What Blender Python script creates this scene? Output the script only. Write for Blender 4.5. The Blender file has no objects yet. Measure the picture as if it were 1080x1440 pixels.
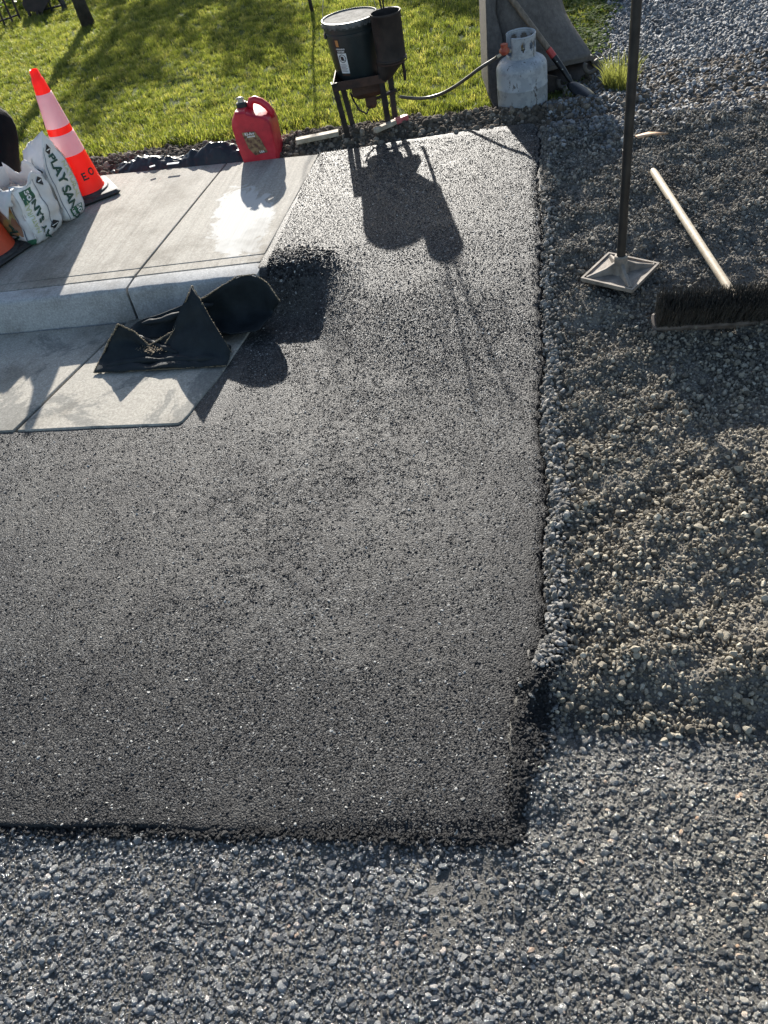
import bpy, math, random
import numpy as np
from mathutils import Vector, Matrix, noise as mnoise
random.seed(7); rng = np.random.default_rng(11)
scn = bpy.context.scene; COL = scn.collection
PI = math.pi

# ------------------------------------------------------------------ camera
FPX = 1081.0; CH = 1.65
_d = np.array([246, 1059, FPX]); _d /= np.linalg.norm(_d)
_U = -_d * np.array([1, -1, -1]); _F = np.array([0, 0, -1.0])
_Y = _F - (_F @ _U) * _U; _Y /= np.linalg.norm(_Y); _X = np.cross(_Y, _U)
MW = np.array([_X, _Y, _U])
def ray(u, v): return MW @ np.array([u - 540, -(v - 720), -FPX])
def G(u, v, z=0.0):            # survey point at height z
    r = ray(u, v); t = (z - CH) / r[2]; return np.array([0, 0, CH]) + r * t
def PY(u, v, y):               # survey point at depth y
    r = ray(u, v); return np.array([0, 0, CH]) + r * (y / r[1])
cam = bpy.data.cameras.new('camera'); co = bpy.data.objects.new('camera', cam); COL.objects.link(co)
cam.sensor_fit = 'VERTICAL'; cam.sensor_height = 24; cam.lens = 24 * FPX / 1440
cam.clip_start = 0.05; cam.clip_end = 2000
co.matrix_world = Matrix.Translation((0, 0, CH)) @ Matrix(MW.tolist()).to_4x4()
scn.camera = co

# ------------------------------------------------------------------ light
SEL, SAZ = math.radians(22.3), math.radians(2.6)   # sun ahead of the camera
sv = Vector((math.sin(SAZ) * math.cos(SEL), math.cos(SAZ) * math.cos(SEL), math.sin(SEL)))
sl = bpy.data.lights.new('sun', 'SUN'); so = bpy.data.objects.new('sun', sl); COL.objects.link(so)
sl.energy = 5.0; sl.angle = math.radians(0.55); sl.color = (1.0, 0.95, 0.87)
so.rotation_euler = sv.to_track_quat('Z', 'Y').to_euler(); so.location = sv * 30
w = bpy.data.worlds.new('World'); scn.world = w; w.use_nodes = True
nt = w.node_tree; bg = nt.nodes['Background']
sk = nt.nodes.new('ShaderNodeTexSky'); sk.sky_type = 'NISHITA'; sk.sun_disc = False
sk.sun_elevation = SEL; sk.sun_rotation = SAZ; sk.air_density = 1.0; sk.dust_density = 1.0
nt.links.new(sk.outputs[0], bg.inputs[0]); bg.inputs[1].default_value = 0.085
scn.view_settings.view_transform = 'Standard'; scn.view_settings.look = 'None'
scn.view_settings.exposure = 1.22; scn.view_settings.gamma = 1

# ------------------------------------------------------------------ helpers
def tag(o, label=None, cat=None, group=None, kind=None):
    if label: o['label'] = label
    if cat: o['category'] = cat
    if group: o['group'] = group
    if kind: o['kind'] = kind
    return o
def link(name, me, m=None, parent=None, smooth=True):
    o = bpy.data.objects.new(name, me); COL.objects.link(o)
    if m is not None and len(me.materials) == 0: me.materials.append(m)
    if smooth and len(me.polygons): me.polygons.foreach_set('use_smooth', [True] * len(me.polygons))
    if parent is not None: o.parent = parent
    return o
def empty(name, loc, label, cat, group=None, rz=0.0):
    o = bpy.data.objects.new(name, None); COL.objects.link(o); o.location = loc; o.rotation_euler = (0, 0, rz)
    o.empty_display_size = 0.05
    return tag(o, label, cat, group)
class MB:
    def __init__(s): s.v = []; s.f = []
    def add(s, vs, fs):
        b = len(s.v); s.v += [tuple(map(float, p)) for p in vs]; s.f += [tuple(i + b for i in f) for f in fs]; return s
    def box(s, c, sz, rz=0, rot=None, bev=0.0):
        hx, hy, hz = sz[0] / 2, sz[1] / 2, sz[2] / 2
        R = rot if rot is not None else Matrix.Rotation(rz, 3, 'Z')
        b = min(bev, hx * .9, hy * .9, hz * .9)
        if b <= 0:
            vs = [Vector((x, y, z)) for z in (-hz, hz) for x, y in ((-hx, -hy), (hx, -hy), (hx, hy), (-hx, hy))]
            fs = [(3, 2, 1, 0), (4, 5, 6, 7), (0, 1, 5, 4), (1, 2, 6, 5), (2, 3, 7, 6), (3, 0, 4, 7)]
        else:
            vs = []; fs = []
            def ring(x, y, z):
                i = len(vs)
                for sx, sy in ((-1, -1), (1, -1), (1, 1), (-1, 1)):
                    a = [(x, y - b), (x - b, y)]
                    a = a if sx * sy > 0 else a[::-1]
                    for ax, ay in (a if (sx, sy) in ((1, -1), (-1, 1)) else a): vs.append(Vector((sx * ax, sy * ay, z)))
                return i
            rr = [ring(hx - b, hy - b, -hz), ring(hx, hy, -hz + b), ring(hx, hy, hz - b), ring(hx - b, hy - b, hz)]
            for a, c2 in zip(rr, rr[1:]):
                for k in range(8): fs.append((a + k, a + (k + 1) % 8, c2 + (k + 1) % 8, c2 + k))
            fs.append(tuple(rr[0] + k for k in range(7, -1, -1))); fs.append(tuple(rr[3] + k for k in range(8)))
        return s.add([R @ p + Vector(c) for p in vs], fs)
    def tube(s, path, r, n=10, caps=True, flat=None):
        P = [Vector(p) for p in path]; rs = r if isinstance(r, (list, tuple)) else [r] * len(P)
        vs = []; fs = []; prev = None
        for i, p in enumerate(P):
            t = (P[min(i + 1, len(P) - 1)] - P[max(i - 1, 0)]).normalized()
            if prev is None:
                a = Vector((0, 0, 1)) if abs(t.z) < .9 else Vector((1, 0, 0)); x = t.cross(a).normalized()
            else: x = (prev - t * prev.dot(t)).normalized()
            prev = x; y = t.cross(x)
            for k in range(n):
                an = 2 * PI * k / n; vs.append(p + (x * math.cos(an) + y * math.sin(an)) * rs[i])
        for i in range(len(P) - 1):
            for k in range(n): fs.append((i * n + k, i * n + (k + 1) % n, (i + 1) * n + (k + 1) % n, (i + 1) * n + k))
        if caps: fs.append(tuple(range(n - 1, -1, -1))); fs.append(tuple((len(P) - 1) * n + k for k in range(n)))
        return s.add(vs, fs)
    def lathe(s, prof, c=(0, 0, 0), n=32, a0=0, a1=2 * PI, closed=True):
        vs = []; fs = []; m = n if closed else n + 1
        for (r, z) in prof:
            for k in range(m):
                a = a0 + (a1 - a0) * k / n; vs.append((c[0] + r * math.cos(a), c[1] + r * math.sin(a), c[2] + z))
        for i in range(len(prof) - 1):
            for k in range(n):
                k2 = (k + 1) % m if closed else k + 1
                fs.append((i * m + k, i * m + k2, (i + 1) * m + k2, (i + 1) * m + k))
        return s.add(vs, fs)
    def prism(s, pts, z0, z1):
        n = len(pts); vs = [(p[0], p[1], z0) for p in pts] + [(p[0], p[1], z1) for p in pts]
        fs = [tuple(range(n - 1, -1, -1)), tuple(range(n, 2 * n))] + [(i, (i + 1) % n, n + (i + 1) % n, n + i) for i in range(n)]
        return s.add(vs, fs)
    def grid(s, rows):
        m = len(rows[0]); vs = [p for r in rows for p in r]
        fs = [(i * m + j, i * m + j + 1, (i + 1) * m + j + 1, (i + 1) * m + j) for i in range(len(rows) - 1) for j in range(m - 1)]
        return s.add(vs, fs)
    def build(s, name, m, parent=None, smooth=True, angle=40, local=None):
        me = bpy.data.meshes.new(name); me.from_pydata(s.v, [], s.f)
        me.validate()
        o = link(name, me, m, parent, smooth)
        if smooth and angle: 
            try: me.set_sharp_from_angle(angle=math.radians(angle))
            except Exception: pass
        return o
def mod_sub(o, lv=2, simple=False):
    m = o.modifiers.new('s', 'SUBSURF'); m.levels = lv; m.render_levels = lv
    if simple: m.subdivision_type = 'SIMPLE'
    return o
def mod_solid(o, t, off=0.0):
    m = o.modifiers.new('t', 'SOLIDIFY'); m.thickness = t; m.offset = off; return o
def mod_bev(o, wd=.003, n=2):
    m = o.modifiers.new('b', 'BEVEL'); m.width = wd; m.segments = n; m.limit_method = 'ANGLE'; return o
def mod_noise(o, scale=.1, strength=.01, depth=3):
    t = bpy.data.textures.new('n', 'CLOUDS'); t.noise_scale = scale; t.noise_depth = depth
    m = o.modifiers.new('d', 'DISPLACE'); m.texture = t; m.strength = strength; m.mid_level = .5; m.texture_coords = 'GLOBAL'; return o

# value-noise in numpy
def _hash(ix, iy, seed):
    n = (ix.astype(np.int64) * 374761393 + iy.astype(np.int64) * 668265263 + seed * 974634777) & 0x7fffffff
    n = ((n ^ (n >> 13)) * 1274126177) & 0x7fffffff
    return ((n ^ (n >> 16)) & 0xffff) / 65535.0
def vnoise(x, y, sc, seed=0):
    x = np.asarray(x) * sc + 1000.; y = np.asarray(y) * sc + 1000.
    ix = np.floor(x); iy = np.floor(y); fx = x - ix; fy = y - iy; fx = fx * fx * (3 - 2 * fx); fy = fy * fy * (3 - 2 * fy)
    a = _hash(ix, iy, seed); b = _hash(ix + 1, iy, seed); c = _hash(ix, iy + 1, seed); d = _hash(ix + 1, iy + 1, seed)
    return (a * (1 - fx) + b * fx) * (1 - fy) + (c * (1 - fx) + d * fx) * fy
def fbm(x, y, sc, seed=0, o=4):
    r = 0; a = .5; 
    for k in range(o): r = r + a * vnoise(x, y, sc * 2 ** k, seed + k * 17); a *= .5
    return r / (1 - .5 ** o)
def sm(a, b, t):
    t = np.clip((np.asarray(t, float) - a) / (b - a), 0, 1); return t * t * (3 - 2 * t)

# ------------------------------------------------------------------ materials
class NT:
    def __init__(s, name):
        s.m = bpy.data.materials.new(name); s.m.use_nodes = True; s.t = s.m.node_tree; s.b = s.t.nodes['Principled BSDF']
        s.out = s.t.nodes['Material Output']; s.tc = None
    def n(s, k, **kw):
        q = s.t.nodes.new('ShaderNode' + k)
        for a, v in kw.items():
            if a.startswith('i_'):
                key = a[2:]; key = int(key) if key.isdigit() else key.replace('_', ' ')
                if hasattr(v, 'node'): s.t.links.new(v, q.inputs[key])
                else: q.inputs[key].default_value = v
            else: setattr(q, a, v)
        return q
    def co(s, kind='Object'):
        if s.tc is None: s.tc = s.t.nodes.new('ShaderNodeTexCoord')
        return s.tc.outputs[kind]
    def noise(s, sc, det=4, rough=.55, vec=None, dist=0):
        return s.n('TexNoise', i_Vector=vec or s.co(), i_Scale=sc, i_Detail=det, i_Roughness=rough, i_Distortion=dist)
    def ramp(s, fac, stops, interp='LINEAR'):
        r = s.n('ValToRGB', i_Fac=fac); cr = r.color_ramp; cr.interpolation = interp
        while len(cr.elements) < len(stops): cr.elements.new(.5)
        for e, (p, c) in zip(cr.elements, stops):
            e.position = p; e.color = c if len(c) == 4 else (*c, 1)
        return r.outputs[0]
    def mix(s, f, a, b, bt='MIX'):
        q = s.n('Mix', data_type='RGBA', blend_type=bt)
        for i, v in ((0, f), (6, a), (7, b)):
            if hasattr(v, 'node'): s.t.links.new(v, q.inputs[i])
            else: q.inputs[i].default_value = v if i == 0 else ((*v, 1) if len(v) == 3 else v)
        return q.outputs[2]
    def math(s, op, a, b=0.0, clamp=False):
        q = s.n('Math', operation=op); q.use_clamp = clamp
        for i, v in ((0, a), (1, b)):
            if hasattr(v, 'node'): s.t.links.new(v, q.inputs[i])
            else: q.inputs[i].default_value = v
        return q.outputs[0]
    def set(s, **kw):
        for k, v in kw.items():
            key = k.replace('_', ' ')
            if hasattr(v, 'node'): s.t.links.new(v, s.b.inputs[key])
            else: s.b.inputs[key].default_value = (*v, 1) if isinstance(v, tuple) and len(v) == 3 and 'Radius' not in k else v
        return s
    def bump(s, hgt, dist=.002, strength=1.0, prev=None):
        q = s.n('Bump', i_Height=hgt, i_Distance=dist, i_Strength=strength)
        if prev: s.t.links.new(prev, q.inputs['Normal'])
        s.t.links.new(q.outputs[0], s.b.inputs['Normal']); return q.outputs[0]
def V(*a): return tuple(a)
def simple(name, c1, c2, sc=20, rough=.6, metal=0, bsc=None, bd=.001, spec=.5, r2=None, stops=(.35, .65), det=5):
    N = NT(name); f = N.noise(sc, det).outputs[0]
    N.set(Base_Color=N.ramp(f, [(stops[0], c1), (stops[1], c2)]), Metallic=metal, Specular_IOR_Level=spec)
    if r2 is None: N.set(Roughness=rough)
    else: N.set(Roughness=N.ramp(f, [(stops[0], (rough,) * 3), (stops[1], (r2,) * 3)]))
    if bsc: N.bump(N.noise(bsc, 4).outputs[0], bd)
    return N.m
def vec_scale(N, sx, sy, sz, rz=0.0):
    return N.n('Mapping', i_Vector=N.co(), i_Scale=(sx, sy, sz), i_Rotation=(0, 0, rz)).outputs[0]

# ------------------------------------------------------------------ site frame (t along kerb, s away from street)
K = np.array([-.265, 3.094]); E1 = np.array([.957, -.290]); E1 /= np.linalg.norm(E1); E2 = np.array([-E1[1], E1[0]])
KROT = math.atan2(E1[1], E1[0])
def TS(x, y):
    dx = np.asarray(x) - K[0]; dy = np.asarray(y) - K[1]; return dx * E1[0] + dy * E1[1], dx * E2[0] + dy * E2[1]
def W(t, s): return K[0] + t * E1[0] + s * E2[0], K[1] + t * E1[1] + s * E2[1]
def tr(s):                         # right edge of the new asphalt
    s = np.asarray(s, float)
    e = 1.143 + .006 * np.sin(s * 9) + .020 * (fbm(s, s * 0, 6, 3, 3) - .5) + .020 * (vnoise(s, s * 0, 45, 5) - .5)
    return e - .072 * sm(-1.70, -1.92, s) + .01 * sm(-2.0, -2.2, s)
SB, SF = -2.27, 1.27
def sbf(t): return SB + .045 * (np.clip(t, -2.4, 1.3) - .62)
def zramp(t, s):
    wt = sm(.12, .55, t); a = -.15 + wt * (-.75); b = .03 + wt * .25
    u = np.clip((s - a) / (b - a), 0, 1); return .15 * u * u * (3 - 2 * u)
def zasph(x, y):
    t, s = TS(x, y); z = zramp(t, s)
    z = z + .004 * (fbm(x, y, 3, 21) - .5) + .012 * np.exp(-((t - .1) / .12) ** 2 - ((s - .08) / .06) ** 2) * 1.0
    return z
def zground(x, y):
    x = np.asarray(x, float); y = np.asarray(y, float)
    t, s = TS(x, y)
    base = .15 * sm(-.9, .4, s) - .024 + .010 * sm(-1.98, -2.2, s)
    e = tr(s)
    # loose gravel layer to the right of the new asphalt
    sb = -1.93 + .05 * np.sin(t * 5) + .12 * (fbm(t, t * 0, 5, 31, 3) - .5)
    lm = sm(e + .0, e + .03, t) * sm(sb - .05, sb + .06, s + .03 * (fbm(x, y, 14, 8, 3) - .5))
    fur = fbm(x * .7 + y * .1, y * 2.1 - x * .35, 3.2, 41, 4) - .5
    fur2 = fbm(x, y, 11, 43, 3) - .5
    loose = .040 + (.095 - .055 * sm(-1.0, -.3, s)) * fur + (.038 + .022 * sm(-1.0, -.3, s)) * fur2 + .016 * (fbm(x, y, 24, 44, 3) - .5)
    near = np.exp(-((t - e) / .10) ** 2)
    loose = loose * (1 - near) + near * (.034 + .02 * (fbm(x, y, 18, 4, 2) - .5))
    z = base + lm * loose * (1 - .45 * sm(1.2, 1.8, s)) 
    z = z + .012 * (fbm(x, y, 7, 51, 4) - .5) + .010 * (fbm(x, y, 28, 52, 3) - .5)
    z = z + .006 * np.exp(-((s - (sbf(t) - .02)) / .03) ** 2) * sm(1.3, 1.1, t) * (.5 + fbm(t, s, 9, 57, 2))
    z = z + .026 * sm(1.0, 1.08, t) * sm(1.22, 1.12, t) * sm(-2.24, -2.1, s) * sm(-1.66, -1.82, s)
    # soil strip and lawn behind
    back = sm(1.12, 1.3, s)
    z = z * (1 - back) + back * (.128 + .03 * (fbm(x, y, 8, 61, 4) - .5) + .045 * np.exp(-((s - 1.42) / .09) ** 2) * sm(1.9, 1.3, t))
    z = z + .035 * sm(1.35, 4.5, s)
    # trench below slabs
    under = (t < 0.0) & (s > -.84) & (s < 1.2) & (t > -30)
    ds = np.minimum(s + .84, 1.2 - s)
    z = np.where(under, np.minimum(z, -.10 * np.clip(ds / .05, 0, 1) + z * (1 - np.clip(ds / .05, 0, 1))), z)
    ua = (t > -4) & (t < e - .02) & (s > sbf(t) + .03) & (s < SF - .03)
    z = np.where(ua, np.minimum(z, zramp(t, s) - .06), z)
    street = (s < -.84) & (t < 0)
    z = np.where(street & ~ua, z, z)
    far = np.hypot(x, y - 4); z = z + 0.0 * far
    return z

# ------------------------------------------------------------------ ground sheet
def ax(lo, hi, st, far, g=1.25):
    c = list(np.arange(lo, hi + 1e-6, st)); a = c[0]; d = st; left = []
    while a > -far: d *= g; a -= d; left.append(a)
    a = c[-1]; d = st; right = []
    while a < far: d *= g; a += d; right.append(a)
    return np.array(left[::-1] + c + right)
gx = ax(-1.9, 3.2, .014, 400); gy = ax(.1, 6.2, .014, 400)
XX, YY = np.meshgrid(gx, gy); ZZ = zground(XX, YY)
def grid_mesh(name, X, Y, Z):
    r, c = X.shape; me = bpy.data.meshes.new(name)
    v = np.stack([X, Y, Z], -1).reshape(-1, 3).astype(np.float32)
    i = np.arange(r - 1)[:, None] * c + np.arange(c - 1)[None, :]
    f = np.stack([i, i + 1, i + c + 1, i + c], -1).reshape(-1, 4).astype(np.int32)
    me.vertices.add(len(v)); me.vertices.foreach_set('co', v.ravel())
    me.loops.add(f.size); me.loops.foreach_set('vertex_index', f.ravel())
    me.polygons.add(len(f)); me.polygons.foreach_set('loop_start', np.arange(0, f.size, 4, dtype=np.int32))
    try: me.polygons.foreach_set('loop_total', np.full(len(f), 4, dtype=np.int32))
    except Exception: pass
    me.update(); me.validate(); return me
gm = grid_mesh('ground', XX, YY, ZZ)
T_, S_ = TS(XX, YY)
def lawnmask(x, y):
    t, s = TS(x, y); n = .22 * (fbm(x, y, 4, 71, 3) - .5) + .06 * (fbm(x, y, 15, 72, 2) - .5)
    edge = 1.58 + n + .10 * sm(.3, -.6, t) * 0
    # right limit of the lawn: line between two survey points
    ax_, ay_, bx_, by_ = 1.52, 4.25, 2.2, 5.6
    side = (x - ax_) * (by_ - ay_) - (y - ay_) * (bx_ - ax_)
    d = -side / math.hypot(by_ - ay_, bx_ - ax_) + n * .9
    return sm(-.04, .06, s - edge) * sm(-.12, .12, d)
LM = lawnmask(XX, YY)
wet = ((S_ < -1.95) | ((T_ < 1.14))) * 1.0
loosem = sm(1.1, 1.2, T_) * sm(-2.0, -1.9, S_) * (1 - sm(1.0, 1.25, S_))
soil = sm(1.1, 1.25, S_) * (1 - LM) * (1 - sm(1.45, 2.1, T_ + .3 * (S_ - 1.2)))
for nm, arr in (('lawn', LM), ('loose', loosem), ('soil', soil)):
    at = gm.attributes.new(nm, 'FLOAT', 'POINT'); at.data.foreach_set('value', np.asarray(arr, np.float32).ravel())
N = NT('ground_mat')
n1 = N.noise(9, 6, .65).outputs[0]; n2 = N.noise(120, 4, .6).outputs[0]
wetc = N.mix(n1, (.020, .020, .021), (.105, .094, .072))
loosec = N.mix(n2, (.10, .092, .08), (.24, .22, .19))
soilc = N.mix(n1, (.05, .042, .033), (.13, .11, .085))
drivec = N.mix(n2, (.07, .075, .08), (.17, .175, .18))
lawnc = N.mix(n2, (.045, .065, .015), (.085, .105, .028))
def att(nm): return N.n('Attribute', attribute_name=nm).outputs['Fac']
yy = N.n('SeparateXYZ', i_Vector=N.co()).outputs[1]
dm = N.math('MULTIPLY_ADD', yy, 1.0); 
drv = N.ramp(N.math('MULTIPLY', yy, .1), [(.30, (0, 0, 0)), (.42, (1, 1, 1))])
c = N.mix(drv, wetc, drivec); c = N.mix(att('loose'), c, loosec); c = N.mix(att('soil'), c, soilc); c = N.mix(att('lawn'), c, lawnc)
N.set(Base_Color=c, Roughness=N.ramp(n1, [(.35, (.3,) * 3), (.6, (.7,) * 3)]))
N.set(Roughness=N.mix(N.math('MAXIMUM', drv, N.math('MAXIMUM', N.math('ADD', att('loose'), att('lawn'), True), att('soil'))), N.ramp(n1, [(.35, (.28,) * 3), (.65, (.6,) * 3)]), (.9, .9, .9)))
N.set(Specular_IOR_Level=N.ramp(N.math('MAXIMUM', att('lawn'), att('loose')), [(0, (.5,) * 3), (1, (.08,) * 3)])); N.bump(N.noise(160, 5, .7).outputs[0], .004, .9)
ground = tag(link('ground', gm, N.m), kind='structure')

# ------------------------------------------------------------------ asphalt
ns, nq = 250, 260
svals = np.linspace(SB, SF, ns); rows_t = []
def tl(s):
    if s < -.835: return -3.2
    if s < -.50: return -.165 + (s + .835) / .335 * .085 + .012 * math.sin(s * 40)
    if s < -.06: return -.078 + .048 * (s + .50) / .44
    return -.028 + .036 * s + .002 * math.sin(s * 11)
def asphalt_island(s0, s1, ns, nq, front):
    svals = np.linspace(s0, s1, ns); A = []; B = []
    for s_ in svals:
        a = -3.2 if front else tl(s_ + 1e-6); b = float(tr(s_)); t_ = np.linspace(a, b, nq); X_, Y_ = W(t_, s_ + 0 * t_); A.append(X_); B.append(Y_)
    X, Y = np.array(A), np.array(B); T, S = TS(X, Y)
    wig = (.020 * (fbm(T, T * 0, 5, 91, 4) - .5) + sbf(T) - SB) * sm(-1.7, -2.27, S); X = X + wig * E2[0]; Y = Y + wig * E2[1]
    pull = (-.07 * sm(.9, .0, T)) * sm(.9, 1.27, S); X = X + pull * E2[0]; Y = Y + pull * E2[1]
    Z = zasph(X, Y) + .0016 * (vnoise(X, Y, 70, 5) - .5) * (.3 + 1.4 * sm(.5, .7, fbm(X, Y, 2.2, 14, 3)))
    ed = np.minimum(np.abs(T - tr(S)), np.abs(S - (sbf(T) if front else SB))); Z = Z - .007 * np.exp(-(ed / .014) ** 2)
    dep = .05
    if front:
        X = np.concatenate([X[:1], X[:1], X], 0); Y = np.concatenate([Y[:1] - .012, Y[:1] - .004, Y], 0); Z = np.concatenate([Z[:1] - dep, Z[:1] - .012, Z], 0)
    else:
        X = np.concatenate([X, X[-1:]], 0); Y = np.concatenate([Y, Y[-1:] + .01], 0); Z = np.concatenate([Z, Z[-1:] - dep], 0)
    X = np.concatenate([X[:, :1], X, X[:, -1:] + .004, X[:, -1:] + .01], 1); Y = np.concatenate([Y[:, :1], Y, Y[:, -1:], Y[:, -1:]], 1); Z = np.concatenate([Z[:, :1] - .05, Z, Z[:, -1:] - .01, Z[:, -1:] - dep], 1)
    return X, Y, Z
i1 = asphalt_island(SB, -.835, 150, 420, True); i2 = asphalt_island(-.835, SF, 230, 130, False)
def raw(X, Y, Z, b):
    r, c = X.shape; v = np.stack([X, Y, Z], -1).reshape(-1, 3); i = b + np.arange(r - 1)[:, None] * c + np.arange(c - 1)[None, :]
    return v.tolist(), np.stack([i, i + 1, i + c + 1, i + c], -1).reshape(-1, 4).tolist()
v1, f1 = raw(*i1, 0); v2, f2 = raw(*i2, len(v1)); am = bpy.data.meshes.new('asphalt_driveway'); am.from_pydata(v1 + v2, [], f1 + f2); am.validate()
N = NT('asphalt_mat')
vo = N.n('TexVoronoi', i_Vector=N.co(), i_Scale=210.0); vo2 = N.n('TexVoronoi', i_Vector=N.co(), i_Scale=430.0)
big = N.noise(1.6, 5, .6).outputs[0]; med = N.noise(14, 4, .6).outputs[0]
bw = N.n('SeparateColor', i_Color=vo.outputs['Color']).outputs[0]; bw2 = N.n('SeparateColor', i_Color=vo2.outputs['Color']).outputs[1]
c = N.ramp(bw, [(0, (.007, .007, .008)), (.5, (.020, .0205, .022)), (.80, (.066, .066, .066)), (1.0, (.38, .375, .36))])
c2 = N.ramp(bw2, [(0, (.008, .008, .009)), (.7, (.034, .034, .034)), (1.0, (.16, .155, .15))])
c = N.mix(.5, c, c2)
dust = N.ramp(big, [(.40, (0, 0, 0)), (.62, (.6, .6, .6))])
c = N.mix(dust, c, (.088, .083, .076)); c = N.mix(1.0, c, N.ramp(N.noise(4.5, 6, .7, dist=.5).outputs[0], [(.38, (.62, .62, .64)), (.58, (1.08, 1.08, 1.06))]), 'MULTIPLY')
N.set(Base_Color=c, Specular_IOR_Level=.22, Roughness=N.ramp(bw2, [(0, (.42,) * 3), (1, (.62,) * 3)]))
hgt = N.math('ADD', N.math('MULTIPLY', vo.outputs['Distance'], -1.0), N.math('MULTIPLY', vo2.outputs['Distance'], -.5))
b0 = N.bump(hgt, .0024, 1.0); N.bump(N.noise(500, 3).outputs[0], .001, .7, b0)
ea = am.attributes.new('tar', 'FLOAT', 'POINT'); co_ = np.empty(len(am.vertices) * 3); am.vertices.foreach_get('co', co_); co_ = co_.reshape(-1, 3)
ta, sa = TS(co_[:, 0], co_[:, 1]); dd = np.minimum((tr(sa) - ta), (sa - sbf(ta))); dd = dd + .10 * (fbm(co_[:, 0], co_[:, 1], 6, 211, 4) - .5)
tar_fade_v = np.clip(1 - dd / .10, 0, 1) * sm(.6, -1.6, sa) + .55 * sm(.9, .1, dd) * sm(-.9, -2.2, sa); ea.data.foreach_set('value', np.clip(tar_fade_v, 0, 1).astype(np.float32))  # tar-rich margin, plus a broad darkening towards the front edge
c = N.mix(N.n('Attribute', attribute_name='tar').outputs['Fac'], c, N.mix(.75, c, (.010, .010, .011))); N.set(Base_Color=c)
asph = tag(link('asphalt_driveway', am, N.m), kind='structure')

# ------------------------------------------------------------------ instanced stuff
SRC = bpy.data.collections.new('sources')   # never linked to the scene
def ico(sub):
    import bmesh
    bm = bmesh.new(); bmesh.ops.create_icosphere(bm, subdivisions=sub, radius=1)
    v = np.array([p.co[:] for p in bm.verts]); f = [tuple(q.index for q in fc.verts) for fc in bm.faces]; bm.free(); return v, f
IV, IF = ico(3); IV2, IF2 = ico(2)
def stone_mesh(name, seed, angular=True, sub=2, flat=1.0, smooth=False):
    r = np.random.default_rng(seed); v, f = (IV2.copy(), IF2) if sub == 2 else (IV.copy(), IF)
    if angular:
        for _ in range(11):
            n = r.normal(size=3); n /= np.linalg.norm(n); d = r.uniform(.52, .82)
            q = v @ n; m = q > d; v[m] -= np.outer((q[m] - d) * .94, n)
    else:
        k = r.normal(size=(3, 3)) * 1.3; ph = r.uniform(0, 6, 3)
        v *= (1 + .10 * np.sin(v @ k.T + ph).sum(1, keepdims=True) / 1.5)
        for _ in range(3):
            n = r.normal(size=3); n /= np.linalg.norm(n); d = r.uniform(.65, .85)
            q = v @ n; m = q > d; v[m] -= np.outer((q[m] - d) * .7, n)
    v *= np.array([1, r.uniform(.7, .95), r.uniform(.5, .8) * flat])
    me = bpy.data.meshes.new(name); me.from_pydata(v.tolist(), [], f)
    me.polygons.foreach_set('use_smooth', [True] * len(f))
    if angular: me.set_sharp_from_angle(angle=math.radians(28))
    return me
def source_set(name, meshes, m):
    c = bpy.data.collections.new(name); 
    for i, me in enumerate(meshes):
        me.materials.append(m); o = bpy.data.objects.new('%s_%02d' % (name, i), me); c.objects.link(o)
    return c
def scatter(name, coll, nvar, P, R, S, label, cat, host=None):
    n = len(P); me = bpy.data.meshes.new(name); me.vertices.add(n); me.vertices.foreach_set('co', np.asarray(P, np.float32).ravel())
    a = me.attributes.new('rot', 'FLOAT_VECTOR', 'POINT'); a.data.foreach_set('vector', np.asarray(R, np.float32).ravel())
    a = me.attributes.new('scl', 'FLOAT_VECTOR', 'POINT'); a.data.foreach_set('vector', np.asarray(S, np.float32).ravel())
    a = me.attributes.new('idx', 'INT', 'POINT'); a.data.foreach_set('value', rng.integers(0, nvar, n).astype(np.int32))
    o = bpy.data.objects.new(name, me); COL.objects.link(o); tag(o, label, cat, kind='stuff')
    g = bpy.data.node_groups.new(name, 'GeometryNodeTree')
    g.interface.new_socket('Geometry', in_out='INPUT', socket_type='NodeSocketGeometry'); g.interface.new_socket('Geometry', in_out='OUTPUT', socket_type='NodeSocketGeometry')
    gi = g.nodes.new('NodeGroupInput'); go = g.nodes.new('NodeGroupOutput'); ip = g.nodes.new('GeometryNodeInstanceOnPoints'); ci = g.nodes.new('GeometryNodeCollectionInfo')
    ci.inputs['Collection'].default_value = coll; ci.inputs['Separate Children'].default_value = True; ci.inputs['Reset Children'].default_value = True
    def na(nm, ty):
        q = g.nodes.new('GeometryNodeInputNamedAttribute'); q.data_type = ty; q.inputs[0].default_value = nm; return q.outputs[0]
    e2r = g.nodes.new('FunctionNodeEulerToRotation'); L = g.links.new
    L(gi.outputs[0], ip.inputs['Points']); L(ci.outputs[0], ip.inputs['Instance']); ip.inputs['Pick Instance'].default_value = True
    L(na('idx', 'INT'), ip.inputs['Instance Index']); L(na('rot', 'FLOAT_VECTOR'), e2r.inputs[0]); L(e2r.outputs[0], ip.inputs['Rotation']); L(na('scl', 'FLOAT_VECTOR'), ip.inputs['Scale'])
    L(ip.outputs[0], go.inputs[0]); md = o.modifiers.new('g', 'NODES'); md.node_group = g
    return o
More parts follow.
